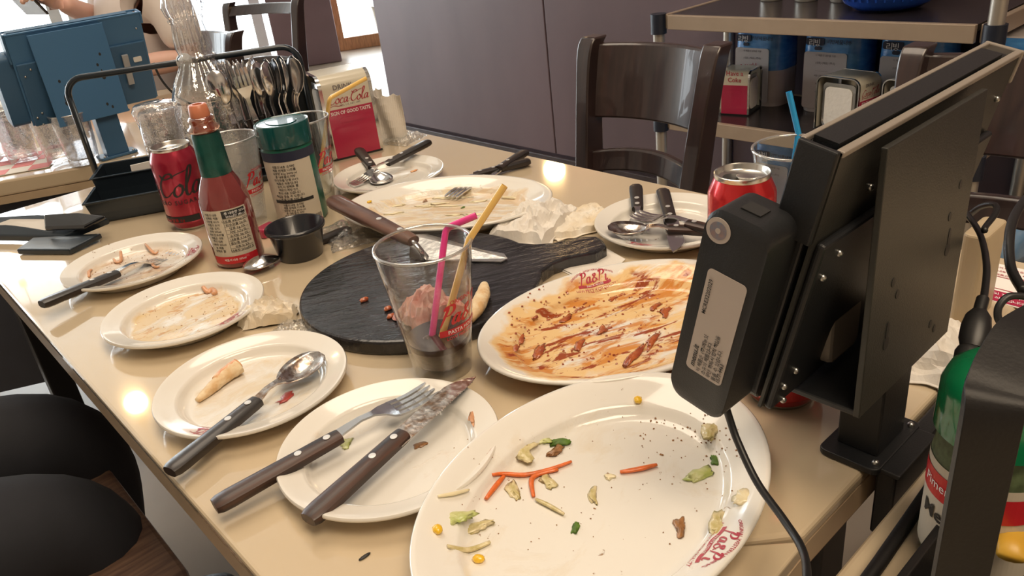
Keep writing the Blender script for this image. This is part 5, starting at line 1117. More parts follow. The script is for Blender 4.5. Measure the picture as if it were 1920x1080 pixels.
# ------------------------------------------------------------------ near condiment rack (right edge) and its jar
nr = empty('condiment_rack', (0.42, 0.06, TZ), 'black metal condiment rack close to the camera at the lower right edge', 'rack'); N0 = Vector(nr.location)
M['rack_near'] = mat('satin_black_rack', (0.009, 0.008, 0.008), 0.48, 0.0, spec=0.35, bump=0.08, bscale=500)
def ribbon(pts, w, t, side):
    """flat bar along pts; width direction side"""
    m = MB(); vs = []; n = len(pts)
    for i, p in enumerate(pts):
        tg = (pts[min(n - 1, i + 1)] - pts[max(0, i - 1)]).normalized(); s = (side - tg * side.dot(tg)).normalized(); k = tg.cross(s)
        vs += [p - s * w / 2 - k * t / 2, p + s * w / 2 - k * t / 2, p + s * w / 2 + k * t / 2, p - s * w / 2 + k * t / 2]
    m.add(vs, [(4 * i + k, 4 * i + (k + 1) % 4, 4 * i + 4 + (k + 1) % 4, 4 * i + 4 + k) for i in range(n - 1) for k in range(4)] + [(3, 2, 1, 0), tuple(4 * (n - 1) + k for k in range(4))]); return m
b0 = PX(1858, 790, 0.255); 
leg = [Vector((b0.x, b0.y, TZ + 0.004)), Vector((b0.x, b0.y, b0.z - 0.05)), Vector((b0.x, b0.y, b0.z))]
top_ = [PX(1868, 730, 0.262), PX(1892, 675, 0.275), PX(1930, 620, 0.292), PX(1990, 580, 0.315)]
pp = [v - N0 for v in spline(leg + top_, 6)]
ribbon(pp, 0.0190, 0.004, Vector((0.62, -0.78, 0.05))).build('flat_side_bar', 'rack_near', nr, bevel=0.001, smooth=True, auto=50)
zt = TZ + 0.002
MB().tube([Vector((0.22, 0.128, zt + 0.004)) - N0, Vector((0.372, 0.134, zt + 0.004)) - N0, Vector((0.545, 0.143, zt + 0.004)) - N0, Vector((0.60, 0.120, zt + 0.004)) - N0], 0.0045, 8).build('front_rod', 'rack_near', nr, smooth=True)
tray(nr, 0.25 - 0.42, 0.64 - 0.42, -0.06 - 0.06, 0.104 - 0.06, 0.030, z0=0.003, m_='rack_near', name='rack_tray')
M['jar_clear_green'] = mat('bright_green_lid', (0.005, 0.20, 0.075), 0.18, coat=0.6, alpha=0.93)
M['spice_green'] = mat('dried_herb_fill', (0.12, 0.17, 0.08), 0.6, col2=(0.05, 0.07, 0.03), vscale=120)
jc = PD(1850, 905, 0.455); J = Vector((jc.x, jc.y, TZ + 0.006)); jt = 0.150
sj = empty('spice_jar', J, 'spice jar with a bright green domed lid behind the near black rack bar', 'jar')
RJ = 0.0305
MB().lathe([(0, 0), (RJ - 0.002, 0), (RJ, 0.003), (RJ, 0.070), (RJ - 0.002, 0.084), (RJ - 0.004, 0.094), (0, 0.094)], 48).build('jar_body', 'spice_green', sj, smooth=True, auto=50)
MB().lathe([(RJ - 0.0005, 0.088), (RJ + 0.0015, 0.089), (RJ + 0.001, 0.116), (RJ - 0.002, 0.124), (RJ - 0.009, 0.130), (0, 0.132)], 48).build('domed_lid', 'jar_clear_green', sj, smooth=True, auto=50)
aS = away(J.x, J.y)
MB().add(*wrap_patch(RJ, 0.005, 0.070, aS - 1.5, aS + 1.4, 0.0004, 30)).build('label', 'label_paper', sj)
MB().add(*wrap_patch(RJ, 0.047, 0.064, aS - 1.5, aS + 1.4, 0.0008, 30)).build('label_red_band', 'cola_red', sj)
m = MB(); put(m, text_geo('Meal', 0.013, bold=0.02), cylmap(RJ, 0.036, aS - 0.72, off=0.0010)); m.build('label_lettering', 'ink', sj)
m = MB(); put(m, text_geo('Pimenton', 0.0085), cylmap(RJ, 0.056, aS - 0.65, off=0.0013)); m.build('band_lettering', 'white_ink', sj)
o = MB().tube([(0, 0, 0), (0.012, 0.004, 0), (0.05, 0.012, 0)], 0.007, 10, flat=0.5).build('mustard_packet', mat('mustard_yellow', (0.62, 0.36, 0.04), 0.4), loc=PD(1896, 1045, 0.42), smooth=True); o.location.z = TZ + 0.045; tag(o, 'mustard yellow packet in the near rack at the right edge', 'packet')

# ------------------------------------------------------------------ crumpled napkins, paper and film
M['napkin_oily'] = mat('oily_napkin', (0.72, 0.60, 0.42), 0.6, col2=(0.80, 0.76, 0.68), vscale=25, bump=0.6, bscale=90)
M['film'] = clear_mat('plastic_film', (0.95, 0.95, 0.94), bump=1.0, bscale=120, rough=0.12, face=0.06, milky=0.05)
M['pink_tissue'] = mat('sauce_stained_tissue', (0.62, 0.24, 0.20), 0.5, col2=(0.80, 0.52, 0.46), vscale=60, bump=0.7, bscale=80)
def crumple(name, loc, sx, sy, h, mt, label, cat, seed, rz=0.0, n=26, sharp=1.0, flat=0.35):
    """a wadded sheet: folded height field with ragged outline, thin but closed with a solidify"""
    m = MB(); vs = []; rnd = random.Random(seed)
    for i in range(n + 1):
        for j in range(n + 1):
            u = -1 + 2 * i / n; v = -1 + 2 * j / n; r = math.sqrt((u * u + v * v) / 2) * 1.25
            p = Vector((u * 1.9 + seed, v * 1.9, seed * 0.37))
            rg = 1 - abs(mnoise(p)) * 2.2; rg2 = 1 - abs(mnoise(p * 2.3 + Vector((5, 1, 2)))) * 2
            z = h * max(0.02, (1 - r ** 2 * (1 - flat)) * (0.5 + 0.35 * rg + 0.25 * rg2 * sharp))
            k = 1 + 0.18 * mnoise(p * 0.9 + Vector((9, 9, 9)))
            dx = 0.10 * mnoise(p * 1.7 + Vector((3, 3, 3))); dy = 0.10 * mnoise(p * 1.7 + Vector((7, 2, 4)))
            if max(abs(u), abs(v)) > 0.92: z *= 0.25
            vs.append(((u * k + dx) * sx / 2, (v * k + dy) * sy / 2, max(0.0012, z)))
    m.add(vs, [(i * (n + 1) + j, (i + 1) * (n + 1) + j, (i + 1) * (n + 1) + j + 1, i * (n + 1) + j + 1) for i in range(n) for j in range(n)])
    o = m.build(name, mt, loc=loc, rz=rz, thick=0.0007); return tag(o, label, cat)
crumple('crumpled_napkin', P(1005, 428, 0.0), 0.125, 0.085, 0.034, 'napkin', 'large crumpled white napkin between the cream platter and the board handle', 'napkin', 3.1, rz=0.3, sharp=0.5, flat=0.5)
crumple('crumpled_napkin', P(1085, 420, 0.0), 0.095, 0.085, 0.012, 'napkin_oily', 'flat oily napkin spread beside the heaped plate', 'napkin', 8.3, rz=-0.4, flat=0.8)
crumple('crumpled_napkin', P(506, 598, 0.0), 0.058, 0.042, 0.026, 'napkin_oily', 'small yellowish wadded napkin next to the oily plate', 'napkin', 5.5, rz=-0.6, n=18)
crumple('crumpled_napkin', P(1758, 672, 0.0), 0.10, 0.10, 0.028, 'napkin', 'crumpled napkin on the table corner right of the near tablet', 'napkin', 12.4, rz=0.2, sharp=0.6)
crumple('crumpled_tissue', P(806, 590, 0.016) , 0.060, 0.050, 0.030, 'pink_tissue', 'sauce stained tissue on the pizza board behind the cola glass', 'tissue', 15.2, n=18)
crumple('plastic_film', P(560, 625, 0.0), 0.055, 0.060, 0.010, 'film', 'clear plastic wrapper left of the pizza board', 'wrapper', 21.0, rz=0.5)
crumple('plastic_film', P(655, 440, 0.0), 0.07, 0.10, 0.010, 'film', 'clear plastic wrapper behind the black dip cup', 'wrapper', 25.0, rz=-0.3)
crumple('plastic_film', P(760, 262, 0.0), 0.07, 0.06, 0.014, 'film', 'clear plastic wrapper by the standing napkins', 'wrapper', 29.0, rz=0.3)
# folded napkins
def folded(loc, pts, label, layers=2, mt='napkin'):
    e = empty('folded_napkin', loc, label, 'napkin'); L0 = Vector(loc)
    for k in range(layers):
        n = len(pts); off = Vector((0.0015 * k, -0.001 * k, 0.0014 * k)); m = MB()
        m.add([p - L0 + off + Vector((0, 0, 0.0003)) for p in pts] + [p - L0 + off + Vector((0, 0, 0.0012)) for p in pts], [tuple(range(n - 1, -1, -1)), tuple(range(n, 2 * n))] + [(i, (i + 1) % n, n + (i + 1) % n, n + i) for i in range(n)])
        m.build('ply', mt, e)
    return e
folded(P(1090, 500), [P(1040, 503), P(1098, 449), P(1170, 490), P(1118, 540)], 'folded white napkin corner tucked beside the sauce platter')
# napkins standing upright behind the napkin box
e = empty('standing_napkins', P(748, 268), 'white napkins standing upright right of the Coca-Cola napkin box', 'napkin'); S0 = Vector(e.location)
for k, (a, b, h, rg) in enumerate((((716, 268), (764, 264), 0.088, 0.5), ((708, 262), (730, 256), 0.094, 0.2))):
    A_, B_ = P(*a), P(*b); m = MB(); n = 14; vs = []
    nn = Vector((-(B_ - A_).y, (B_ - A_).x, 0)).normalized()
    for i in range(n + 1):
        t = i / n
        for j in range(7):
            z = h * j / 6 * (1 - 0.05 * abs(math.sin(t * 9))); vs.append(A_ + (B_ - A_) * (t + 0.05 * j / 6 * rg) + nn * (0.006 * math.sin(t * 7 + j * 0.5)) + Vector((0, 0, z)) - S0)
    m.add(vs, [(i * 7 + j, (i + 1) * 7 + j, (i + 1) * 7 + j + 1, i * 7 + j + 1) for i in range(n) for j in range(6)]); m.build('napkin_sheet', 'napkin', e, thick=0.0008)
o = MB().prism(rrect(0.030, 0.020, 0.004, 4), 0, 0.014).build('sauce_packet', 'disp_red', loc=P(503, 440), bevel=0.003); o.rotation_euler = (0, 0, 0.3); tag(o, 'small bright red packet behind the black dip cup', 'packet')

# ------------------------------------------------------------------ food left on the plates
M['crust'] = mat('baked_crust', (0.66, 0.42, 0.20), 0.65, col2=(0.80, 0.66, 0.44), vscale=90, bump=0.9, bscale=160)
M['crust_red'] = mat('tomato_crust', (0.68, 0.25, 0.08), 0.5, col2=(0.80, 0.48, 0.25), vscale=110, bump=0.8, bscale=200, coat=0.3)
M['carrot'] = mat('carrot', (0.80, 0.17, 0.03), 0.35, var=0.3, vscale=200, coat=0.3)
M['corn'] = mat('corn_kernel', (0.90, 0.55, 0.03), 0.25, coat=0.5, var=0.15)
M['cabbage'] = mat('dressed_cabbage', (0.72, 0.62, 0.38), 0.3, col2=(0.50, 0.42, 0.16), vscale=150, coat=0.5, bump=0.5, bscale=200)
M['lettuce'] = mat('lettuce', (0.38, 0.45, 0.10), 0.35, col2=(0.62, 0.62, 0.30), vscale=90, coat=0.4, bump=0.5, bscale=150)
M['herb'] = mat('green_herb', (0.10, 0.20, 0.02), 0.5, var=0.4, vscale=200)
M['nut'] = mat('browned_bit', (0.36, 0.17, 0.06), 0.4, var=0.4, vscale=300, coat=0.5)
M['shrimp'] = mat('shrimp_shell', (0.74, 0.38, 0.20), 0.35, var=0.25, vscale=120, coat=0.5)
M['meat'] = mat('sauce_lump', (0.26, 0.045, 0.015), 0.25, col2=(0.46, 0.12, 0.03), vscale=120, coat=0.8, bump=0.6, bscale=200)
M['ham'] = mat('ham_scrap', (0.48, 0.07, 0.06), 0.35, var=0.2, coat=0.4)
M['cheese'] = mat('melted_cheese', (0.86, 0.76, 0.50), 0.3, var=0.1, coat=0.5)
def stick(on, px, r, mt, label, cat, name, dz=0.002, flat=0.7, lift=0.0):
    pts = [on(x, y, dz) for x, y in px]; pts = spline(pts, 4); n = len(pts)
    rs = [r * (0.55 + 0.45 * math.sin(PI * min(1, max(0.08, k / (n - 1) * 0.9 + 0.06)))) for k in range(n)]
    return tag(MB().tube(pts, rs, 7, flat=flat).build(name, mt, smooth=True), label, cat)
G = 'carrot shreds on the salad platter'
for px, lb in (([(923, 884), (945, 892), (985, 894), (1030, 884), (1072, 869)], 'long orange carrot shred across the upper left of the salad platter'), ([(946, 896), (930, 915), (911, 940)], 'short carrot shred slanting below the long one, left end'), ([(1047, 884), (1010, 893), (997, 905), (1001, 935)], 'hooked carrot shred under the middle of the long one'), ([(1163, 889), (1200, 883), (1232, 875)], 'single straight carrot shred alone right of the platter middle')):
    stick(onB, px, 0.0022, 'carrot', lb, 'carrot', 'carrot_shred')
for (x, y), lb in (((821, 996), 'yellow corn kernel on the left rim of the salad platter'), ((898, 1052), 'yellow corn kernel lower in the salad platter'), ((1196, 740), 'yellow corn kernel on the far rim of the salad platter')):
    q = onB(x, y, 0.002); o = MB().ball((0, 0, 0), 0.0042, 7, (1, 0.8, 0.6), jit=0.25, seed=x).build('corn_kernel', 'corn', loc=q, smooth=True); o.rotation_euler = (0, 0, x * 0.3); tag(o, lb, 'corn')
q = P(694, 372, 0.02); q = onF(691, 371, 0.0015); tag(MB().ball((0, 0, 0), 0.0035, 6, (1.2, 0.8, 0.4)).build('corn_kernel', 'corn', loc=q, smooth=True), 'yellow corn bit on the rim of the cream sauce platter', 'corn')
def scrap(on, x, y, sx, sy, h, mt, label, cat, name, seed, rz=0.0):
    q = on(x, y, 0.0); h = h * 0.62; m = MB().ball((0, 0, 0), 1.0, 9, (1, 1, 1))
    vs = []
    for v in m.v:
        d = Vector(v); k = 1 + 0.75 * mnoise(d * 1.6 + Vector((seed, seed * 1.7, 0))) + 0.35 * mnoise(d * 3.7 + Vector((0, seed, 2)))
        vs.append((d.x * sx / 2 * k, d.y * sy / 2 * k + sy * 0.25 * math.sin(d.x * 2.2 + seed), max(0.0001, h * 0.35 + d.z * h / 2 * (0.7 + 0.9 * abs(mnoise(d * 2.9 + Vector((seed, 4, 1))))))))
    m.v = vs; o = m.build(name, mt, loc=q, smooth=True); o.rotation_euler = (0, 0, rz); return tag(o, label, cat)
scrap(onB, 985, 830, 0.022, 0.018, 0.007, 'cabbage', 'clump of dressed cabbage at the far left of the salad platter', 'cabbage', 'cabbage_scrap', 1.3, 0.4)
scrap(onB, 1022, 826, 0.010, 0.006, 0.005, 'lettuce', 'tiny lettuce bit between cabbage clump and brown scrap', 'lettuce', 'lettuce_scrap', 2.3, -0.4)
scrap(onB, 1050, 832, 0.012, 0.010, 0.007, 'herb', 'dark green scrap at the far side of the salad platter', 'herb', 'herb_scrap', 3.3)
scrap(onB, 1040, 848, 0.014, 0.008, 0.006, 'nut', 'brown scrap below the dark green one on the salad platter', 'food scrap', 'brown_scrap', 4.1, 0.3)
scrap(onB, 862, 970, 0.022, 0.011, 0.007, 'lettuce', 'pale green cabbage stalk at the left of the salad platter', 'cabbage', 'cabbage_scrap', 5.1, -0.9)
scrap(onB, 890, 990, 0.024, 0.009, 0.004, 'cabbage', 'thin cabbage piece joined below the pale stalk', 'cabbage', 'cabbage_scrap', 5.9, -0.7)
scrap(onB, 1028, 904, 0.014, 0.009, 0.004, 'cabbage', 'translucent cabbage scrap right below the long carrot shred', 'cabbage', 'cabbage_scrap', 6.2, 0.8)
scrap(onB, 965, 920, 0.022, 0.008, 0.003, 'cabbage', 'translucent cabbage strip below the long carrot shred, left side', 'cabbage', 'cabbage_scrap', 7.2, 0.9)
scrap(onB, 1114, 930, 0.018, 0.006, 0.004, 'cabbage', 'twisted cabbage scrap in the platter centre', 'cabbage', 'cabbage_scrap', 8.0, 0.8)
scrap(onB, 1144, 896, 0.007, 0.007, 0.004, 'cheese', 'white crumb left of the single carrot shred', 'crumb', 'crumb', 8.5)
scrap(onB, 1312, 893, 0.019, 0.011, 0.006, 'lettuce', 'yellow-green lettuce leaf scrap on the right of the platter', 'lettuce', 'lettuce_scrap', 9.2, 0.1)
scrap(onB, 1340, 864, 0.010, 0.007, 0.003, 'herb', 'green leaf bit above the lettuce scrap near the right rim', 'herb', 'herb_scrap', 9.9, 1.2)
scrap(onB, 1078, 991, 0.011, 0.005, 0.003, 'herb', 'small green herb leaf in the lower middle of the platter', 'herb', 'herb_scrap', 10.2, 0.8)
scrap(onB, 1390, 935, 0.016, 0.012, 0.006, 'cheese', 'pale curled onion piece on the right rim of the platter', 'onion', 'onion_scrap', 11.1, 0.3)
scrap(onB, 1345, 985, 0.020, 0.010, 0.005, 'cabbage', 'oily brown-edged scrap above the red logo on the rim', 'food scrap', 'cabbage_scrap', 12.1, 0.2)
scrap(onB, 1275, 990, 0.016, 0.007, 0.004, 'nut', 'brown oily crumbs left of the red logo', 'food scrap', 'brown_scrap', 12.9, 0.4)
scrap(onB, 1335, 810, 0.022, 0.012, 0.006, 'cabbage', 'oily cabbage scrap under the battery box of the tablet', 'cabbage', 'cabbage_scrap', 13.9, 0.1)
stick(onB, [(822, 934), (850, 928), (880, 922)], 0.0018, 'cheese', 'white onion strip on the left rim of the salad platter', 'onion', 'onion_strip')
stick(onB, [(1005, 940), (1030, 952), (1058, 968)], 0.0018, 'cabbage', 'pale onion strip trailing from the hooked carrot shred', 'onion', 'onion_strip')
stick(onB, [(840, 1028), (880, 1035), (920, 1020)], 0.0022, 'cabbage', 'pale onion strip above the lower corn kernel', 'onion', 'onion_strip')
rnd = random.Random(5)
def crumbs(on, box, n, mt, name, label, parent, s0=0.0008, s1=0.002, seed=1, inside=None):
    rnd = random.Random(seed); m = MB()
    for i in range(n):
        for _ in range(20):
            x, y = rnd.uniform(box[0], box[2]), rnd.uniform(box[1], box[3])
            if inside is None or inside(x, y): break
        q = on(x, y, 0.0003); s = rnd.uniform(s0, s1)
        vs = [Vector((rnd.uniform(0.6, 1) * a * s, rnd.uniform(0.6, 1) * b * s, c_ * s * 0.7)) for a, b, c_ in ((1, 0, 0), (0, 1, 0), (-1, 0, 0), (0, -1, 0), (0, 0, 1))]
        m.add([q + v for v in vs], [(0, 1, 4), (1, 2, 4), (2, 3, 4), (3, 0, 4)])
    o = m.build(name, mt); tag(o, label, 'crumbs', kind='stuff'); return o
ellB = lambda x, y: ((x - 1120) / 300) ** 2 + ((y - 900) / 150) ** 2 < 1
crumbs(onB, (850, 780, 1400, 1070), 90, 'nut', 'pepper_crumbs', 'brown pepper crumbs scattered over the salad platter', None, 0.0004, 0.0010, seed=3, inside=ellB)
crumbs(onB, (1200, 770, 1390, 860), 60, 'nut', 'pepper_crumbs', 'denser brown crumbs at the far right of the salad platter', None, 0.0005, 0.0014, seed=4)
ellM = lambda x, y: ((x - 1110) / 165) ** 2 + ((y - 605) / 85) ** 2 < 1
crumbs(onM, (940, 510, 1260, 695), 220, 'meat', 'sauce_bits', 'dark red sauce bits over the tomato platter', None, 0.0006, 0.0022, seed=6, inside=ellM)
for i, (x, y, sx, sy, h) in enumerate(((1088, 648, 0.022, 0.009, 0.006), (1190, 668, 0.042, 0.010, 0.006), (1060, 598, 0.020, 0.008, 0.005), (1128, 620, 0.016, 0.009, 0.006), (1010, 660, 0.030, 0.010, 0.004), (1250, 586, 0.022, 0.010, 0.006), (1230, 575, 0.018, 0.008, 0.004), (1000, 575, 0.010, 0.006, 0.004), (965, 655, 0.014, 0.007, 0.004), (975, 628, 0.016, 0.010, 0.003), (1225, 640, 0.030, 0.008, 0.005), (1150, 560, 0.012, 0.007, 0.003))):
    scrap(onM, x, y, sx * 0.95, sy * 0.8, h * 0.7, 'meat', ['glossy bacon lump at the near middle of the tomato platter', 'long dark sauce streak at the near edge of the tomato platter', 'sauce lump left of centre on the tomato platter', 'round brown lump in the middle of the tomato platter', 'flat sauce streak at the near left of the tomato platter', 'dark scrap beside the black battery box', 'red scrap touching the battery box on the tomato platter', 'orange bit at the far left of the tomato platter', 'sauce bit at the left tip of the tomato platter', 'orange smear lump on the left side of the tomato platter', 'brown streak near the right of the tomato platter', 'orange onion bit in the far middle of the tomato platter'][i], 'food scrap', 'sauce_lump', 20 + i * 1.3, 0.35)
# crusts
def crust(pts, rs, label, mt, mt2=None):
    p = spline(pts, 6); n = len(p); N = len(rs); rr = []
    for k in range(n):
        t = k / (n - 1) * (N - 1); i = min(N - 2, int(t)); rr.append((rs[i] + (rs[i + 1] - rs[i]) * (t - i)) * (1 + 0.10 * mnoise(Vector((k * 0.7, 3, 1)))))
    e = empty('pizza_crust', p[0], label, 'crust'); m = MB().tube([q - p[0] for q in p], rr, 12, flat=0.75); m.build('crumb', mt, e, smooth=True)
    if mt2: MB().tube([q - p[0] + Vector((0.001, 0.002, 0.0022)) for q in p[len(p) // 2:]], [r * 0.85 for r in rr[len(p) // 2:]], 10, flat=0.6).build('tomato_edge', mt2, e, smooth=True)
crust([on3(372, 756, 0.003), on3(395, 738, 0.004), on3(425, 715, 0.006), on3(452, 700, 0.008)], [0.003, 0.006, 0.008, 0.009], 'leftover pizza crust with tomato on the spoon plate', 'crust', 'crust_red')
crust([P(878, 600, 0.020), P(893, 578, 0.022), P(905, 553, 0.022), P(908, 532, 0.022)], [0.006, 0.009, 0.008, 0.004], 'leftover pizza crust on the board behind the cola glass', 'crust')
for (x, y), lb in (((682, 562), 'small tomato crumb on the left half of the pizza board'), ((728, 578), 'red crumb on the board left of the cola glass'), ((734, 592), 'second red crumb on the board touching the cola glass view')):
    tag(MB().ball((0, 0, 0), 0.004, 6, (1.3, 0.9, 0.6), jit=0.5, seed=x).build('tomato_crumb', 'meat', loc=P(x, y, 0.018), smooth=True), lb, 'crumb')
# shrimp bits on plate 1, oil plate bit, scraps
for i, (px, lb) in enumerate((([(214, 488), (214, 480), (222, 476), (229, 480), (228, 490)], 'curled shrimp tail on the plate by the bill tray'), ([(276, 468), (285, 464), (292, 460)], 'brown shrimp scrap left of the fork tines'), ([(163, 508), (168, 512), (173, 508)], 'small curled scrap at the left rim of the shrimp plate'), ([(285, 498), (293, 503), (300, 502)], 'reddish scrap under the fork on the shrimp plate'))):
    stick(on1, px, 0.0022, 'shrimp', lb, 'shrimp', 'shrimp_scrap')
crumbs(on1, (160, 455, 360, 530), 70, 'nut', 'pepper_crumbs', 'brown crumbs over the shrimp plate', None, 0.0005, 0.0013, seed=11, inside=lambda x, y: ((x - 255) / 105) ** 2 + ((y - 490) / 38) ** 2 < 1)
stick(on2, [(383, 546), (390, 550), (399, 546), (400, 536), (392, 533)], 0.0034, 'shrimp', 'curled shrimp on the oily plate', 'shrimp', 'shrimp_scrap')
crumbs(on2, (240, 530, 450, 620), 60, 'nut', 'pepper_crumbs', 'yellow-brown crumbs over the oily plate', None, 0.0004, 0.001, seed=12, inside=lambda x, y: ((x - 350) / 95) ** 2 + ((y - 580) / 45) ** 2 < 1)
scrap(on3, 536, 746, 0.018, 0.010, 0.003, 'ham', 'dark pink ham scrap under the spoon', 'ham', 'ham_scrap', 31.0, 0.2)
scrap(on4, 650, 833, 0.013, 0.009, 0.003, 'lettuce', 'pale green cabbage bit below the fork neck', 'cabbage', 'cabbage_scrap', 32.0, 0.3)
scrap(on4, 886, 784, 0.018, 0.004, 0.002, 'shrimp', 'orange crumb strip on the right rim of the fork and knife plate', 'food scrap', 'orange_scrap', 33.0, 0.9)
scrap(on4, 790, 835, 0.010, 0.007, 0.002, 'nut', 'brown spot beside the steak knife handle', 'food scrap', 'brown_scrap', 34.0, 0.2)
scrap(on5, 776, 321, 0.014, 0.006, 0.004, 'crust_red', 'orange tomato bit on the plate by the napkin box', 'food scrap', 'tomato_bit', 35.0, 0.4)
scrap(onF, 868, 389, 0.008, 0.004, 0.002, 'herb', 'green herb bit on the cream sauce platter', 'herb', 'herb_scrap', 36.0, 0.4)
scrap(onF, 797, 377, 0.010, 0.006, 0.003, 'nut', 'brown bit at the middle of the cream sauce platter', 'food scrap', 'brown_scrap', 37.0, 0.4)
for i in range(14):
    rnd = random.Random(40 + i); x = rnd.uniform(730, 990); y = 384 + rnd.uniform(-26, 26) - (x - 850) * 0.06
    if ((x - 850) / 150) ** 2 + ((y - 382) / 34) ** 2 > 1: continue
    o = scrap(onF, x, y, rnd.uniform(0.02, 0.045), rnd.uniform(0.004, 0.008), 0.003, 'cheese', 'pale ridge of cream sauce on the far oval platter', 'sauce', 'cream_streak', 41 + i, -0.9 + rnd.uniform(-0.2, 0.2)); o['group'] = 'ridges of cream sauce'
o = MB().ball((0, 0, 0.0008), 1.0, 5, (0.005, 0.0015, 0.0008)).build('burnt_crumb', 'ink', loc=P(684, 1045), smooth=True); tag(o, 'tiny dark crumb on the bare table at the bottom', 'crumb')

# ------------------------------------------------------------------ people
M['skin'] = mat('skin', (0.70, 0.44, 0.36), 0.5, var=0.06, sub=0.1)
M['trousers'] = mat('black_trousers', (0.019, 0.021, 0.029), 0.85, var=0.3, vscale=8, bump=0.5, bscale=30)
M['dark_shirt'] = mat('charcoal_shirt', (0.025, 0.027, 0.032), 0.85, var=0.2, bump=0.4, bscale=30)
M['cream_shirt'] = mat('cream_shirt', (0.76, 0.70, 0.68), 0.8, var=0.06, vscale=8, bump=0.5, bscale=14)
M['hair'] = mat('black_hair', (0.012, 0.010, 0.010), 0.5, bump=0.5, bscale=120)
M['shoe'] = mat('black_shoe', (0.015, 0.015, 0.016), 0.4)
M['eye'] = mat('dark_eye', (0.02, 0.015, 0.012), 0.2)
def skin(name, joints, edges, mt, parent=None, sub=2, root=0):
    me = bpy.data.meshes.new(name); me.from_pydata([j[:3] for j in joints], edges, []); me.materials.append(M[mt])
    o = bpy.data.objects.new(name, me); C.objects.link(o)
    if parent: o.parent = parent
    o.modifiers.new('skin', 'SKIN').use_smooth_shade = True
    for v, j in zip(me.skin_vertices[0].data, joints): r = j[3]; v.radius = (r, j[4] if len(j) > 4 else r)
    me.skin_vertices[0].data[root].use_root = True
    m = o.modifiers.new('sub', 'SUBSURF'); m.levels = sub; m.render_levels = sub; return o
def chain(js, es, pts, start=None):
    i0 = len(js); 
    for k, p in enumerate(pts):
        js.append(p); es.append(((start if k == 0 else i0 + k - 1), i0 + k)) if (k or start is not None) else None
    return len(js) - 1
def person(loc, rz, label, knees, feet, hands, elbows, shirt, lower='trousers', lean=0.0, long_sleeve=False, phone=False, headturn=0.0):
    """seated figure, local +x is forward, origin on the floor under the hips; seat at z 0.46"""
    e = empty('person', loc, label, 'person', None, rz)
    hz = 0.54
    sh = (lean, 0, hz + 0.47)
    def figure(grow, legs, torso, arms, head, mt, name, parent, wrist=True):
        js = [(0, 0, hz, 0.115 + grow, 0.15 + grow)]; es = []
        if torso:
            a = chain(js, es, [(lean * 0.3, 0, hz + 0.14, 0.10 + grow, 0.135 + grow), (lean * 0.7, 0, hz + 0.32, 0.105 + grow, 0.15 + grow), (lean, 0, hz + 0.44, 0.085 + grow, 0.13 + grow)], 0)
            if head: chain(js, es, [(lean + 0.01, 0, hz + 0.53, 0.05, 0.052), (lean + 0.03, 0, hz + 0.60, 0.055, 0.055)], a)
        for s, k, f, h, el in ((-1, knees[0], feet[0], hands[0], elbows[0]), (1, knees[1], feet[1], hands[1], elbows[1])):
            if legs: chain(js, es, [(0.05, s * 0.10, hz - 0.01, 0.10 + grow, 0.10 + grow), ((0.05 + k[0]) / 2, (s * 0.10 + k[1]) / 2, (hz + k[2]) / 2, 0.085 + grow, 0.088 + grow), (k[0] - 0.03, k[1], k[2], 0.066 + grow, 0.066 + grow), (k[0], k[1], k[2] - 0.07, 0.058 + grow, 0.058 + grow), ((k[0] + f[0]) / 2, (k[1] + f[1]) / 2, 0.27, 0.054 + grow, 0.054 + grow), (f[0], f[1], 0.10, 0.038 + grow, 0.038 + grow)], 0)
            if arms:
                sy = s * 0.175; up = [(lean, sy, hz + 0.42, 0.055 + grow, 0.055 + grow), ((lean + el[0]) / 2, (sy + el[1]) / 2, (hz + 0.42 + el[2]) / 2, 0.045 + grow, 0.045 + grow)]
                if wrist: up += [(el[0], el[1], el[2], 0.038 + grow, 0.038 + grow), ((el[0] + h[0]) / 2, (el[1] + h[1]) / 2, (el[2] + h[2]) / 2, 0.034 + grow, 0.034 + grow), (h[0], h[1], h[2], 0.024 + grow, 0.028 + grow)]
                chain(js, es, up, 3 if torso else 0)
        return skin(name, js, es, mt, parent)
    figure(0, True, True, True, True, 'skin', 'body', e)
    figure(0.012, True, False, False, False, lower, 'trousers', e)
    # shirt: torso plus sleeves
    js = [(0, 0, hz + 0.02, 0.128, 0.165)]; es = []
    a = chain(js, es, [(lean * 0.3, 0, hz + 0.14, 0.118, 0.155), (lean * 0.7, 0, hz + 0.32, 0.118, 0.165), (lean, 0, hz + 0.455, 0.088, 0.13)], 0)
    for s, h, el in ((-1, hands[0], elbows[0]), (1, hands[1], elbows[1])):
        p = [(lean, s * 0.18, hz + 0.42, 0.072, 0.072), ((lean + el[0]) / 2, (s * 0.18 + el[1]) / 2, (hz + 0.42 + el[2]) / 2, 0.064, 0.064), (lean * 0.12 + el[0] * 0.88, s * 0.18 * 0.12 + el[1] * 0.88, (hz + 0.42) * 0.12 + el[2] * 0.88, 0.055, 0.055)]
        if long_sleeve: p += [(el[0], el[1], el[2], 0.052, 0.052), ((el[0] * 0.3 + h[0] * 0.7), (el[1] * 0.3 + h[1] * 0.7), (el[2] * 0.3 + h[2] * 0.7), 0.042, 0.042)]
        chain(js, es, p, 3)
    skin('shirt', js, es, shirt, e)
    # head
    hc = Vector((lean + 0.05, 0, hz + 0.70)); hd_ = empty('head_pivot', (0, 0, 0), None, None); C.objects.unlink(hd_); bpy.data.objects.remove(hd_)
    m = MB(); n, k = 24, 18; vs = []
    Rz = Matrix.Rotation(headturn, 3, 'Z')
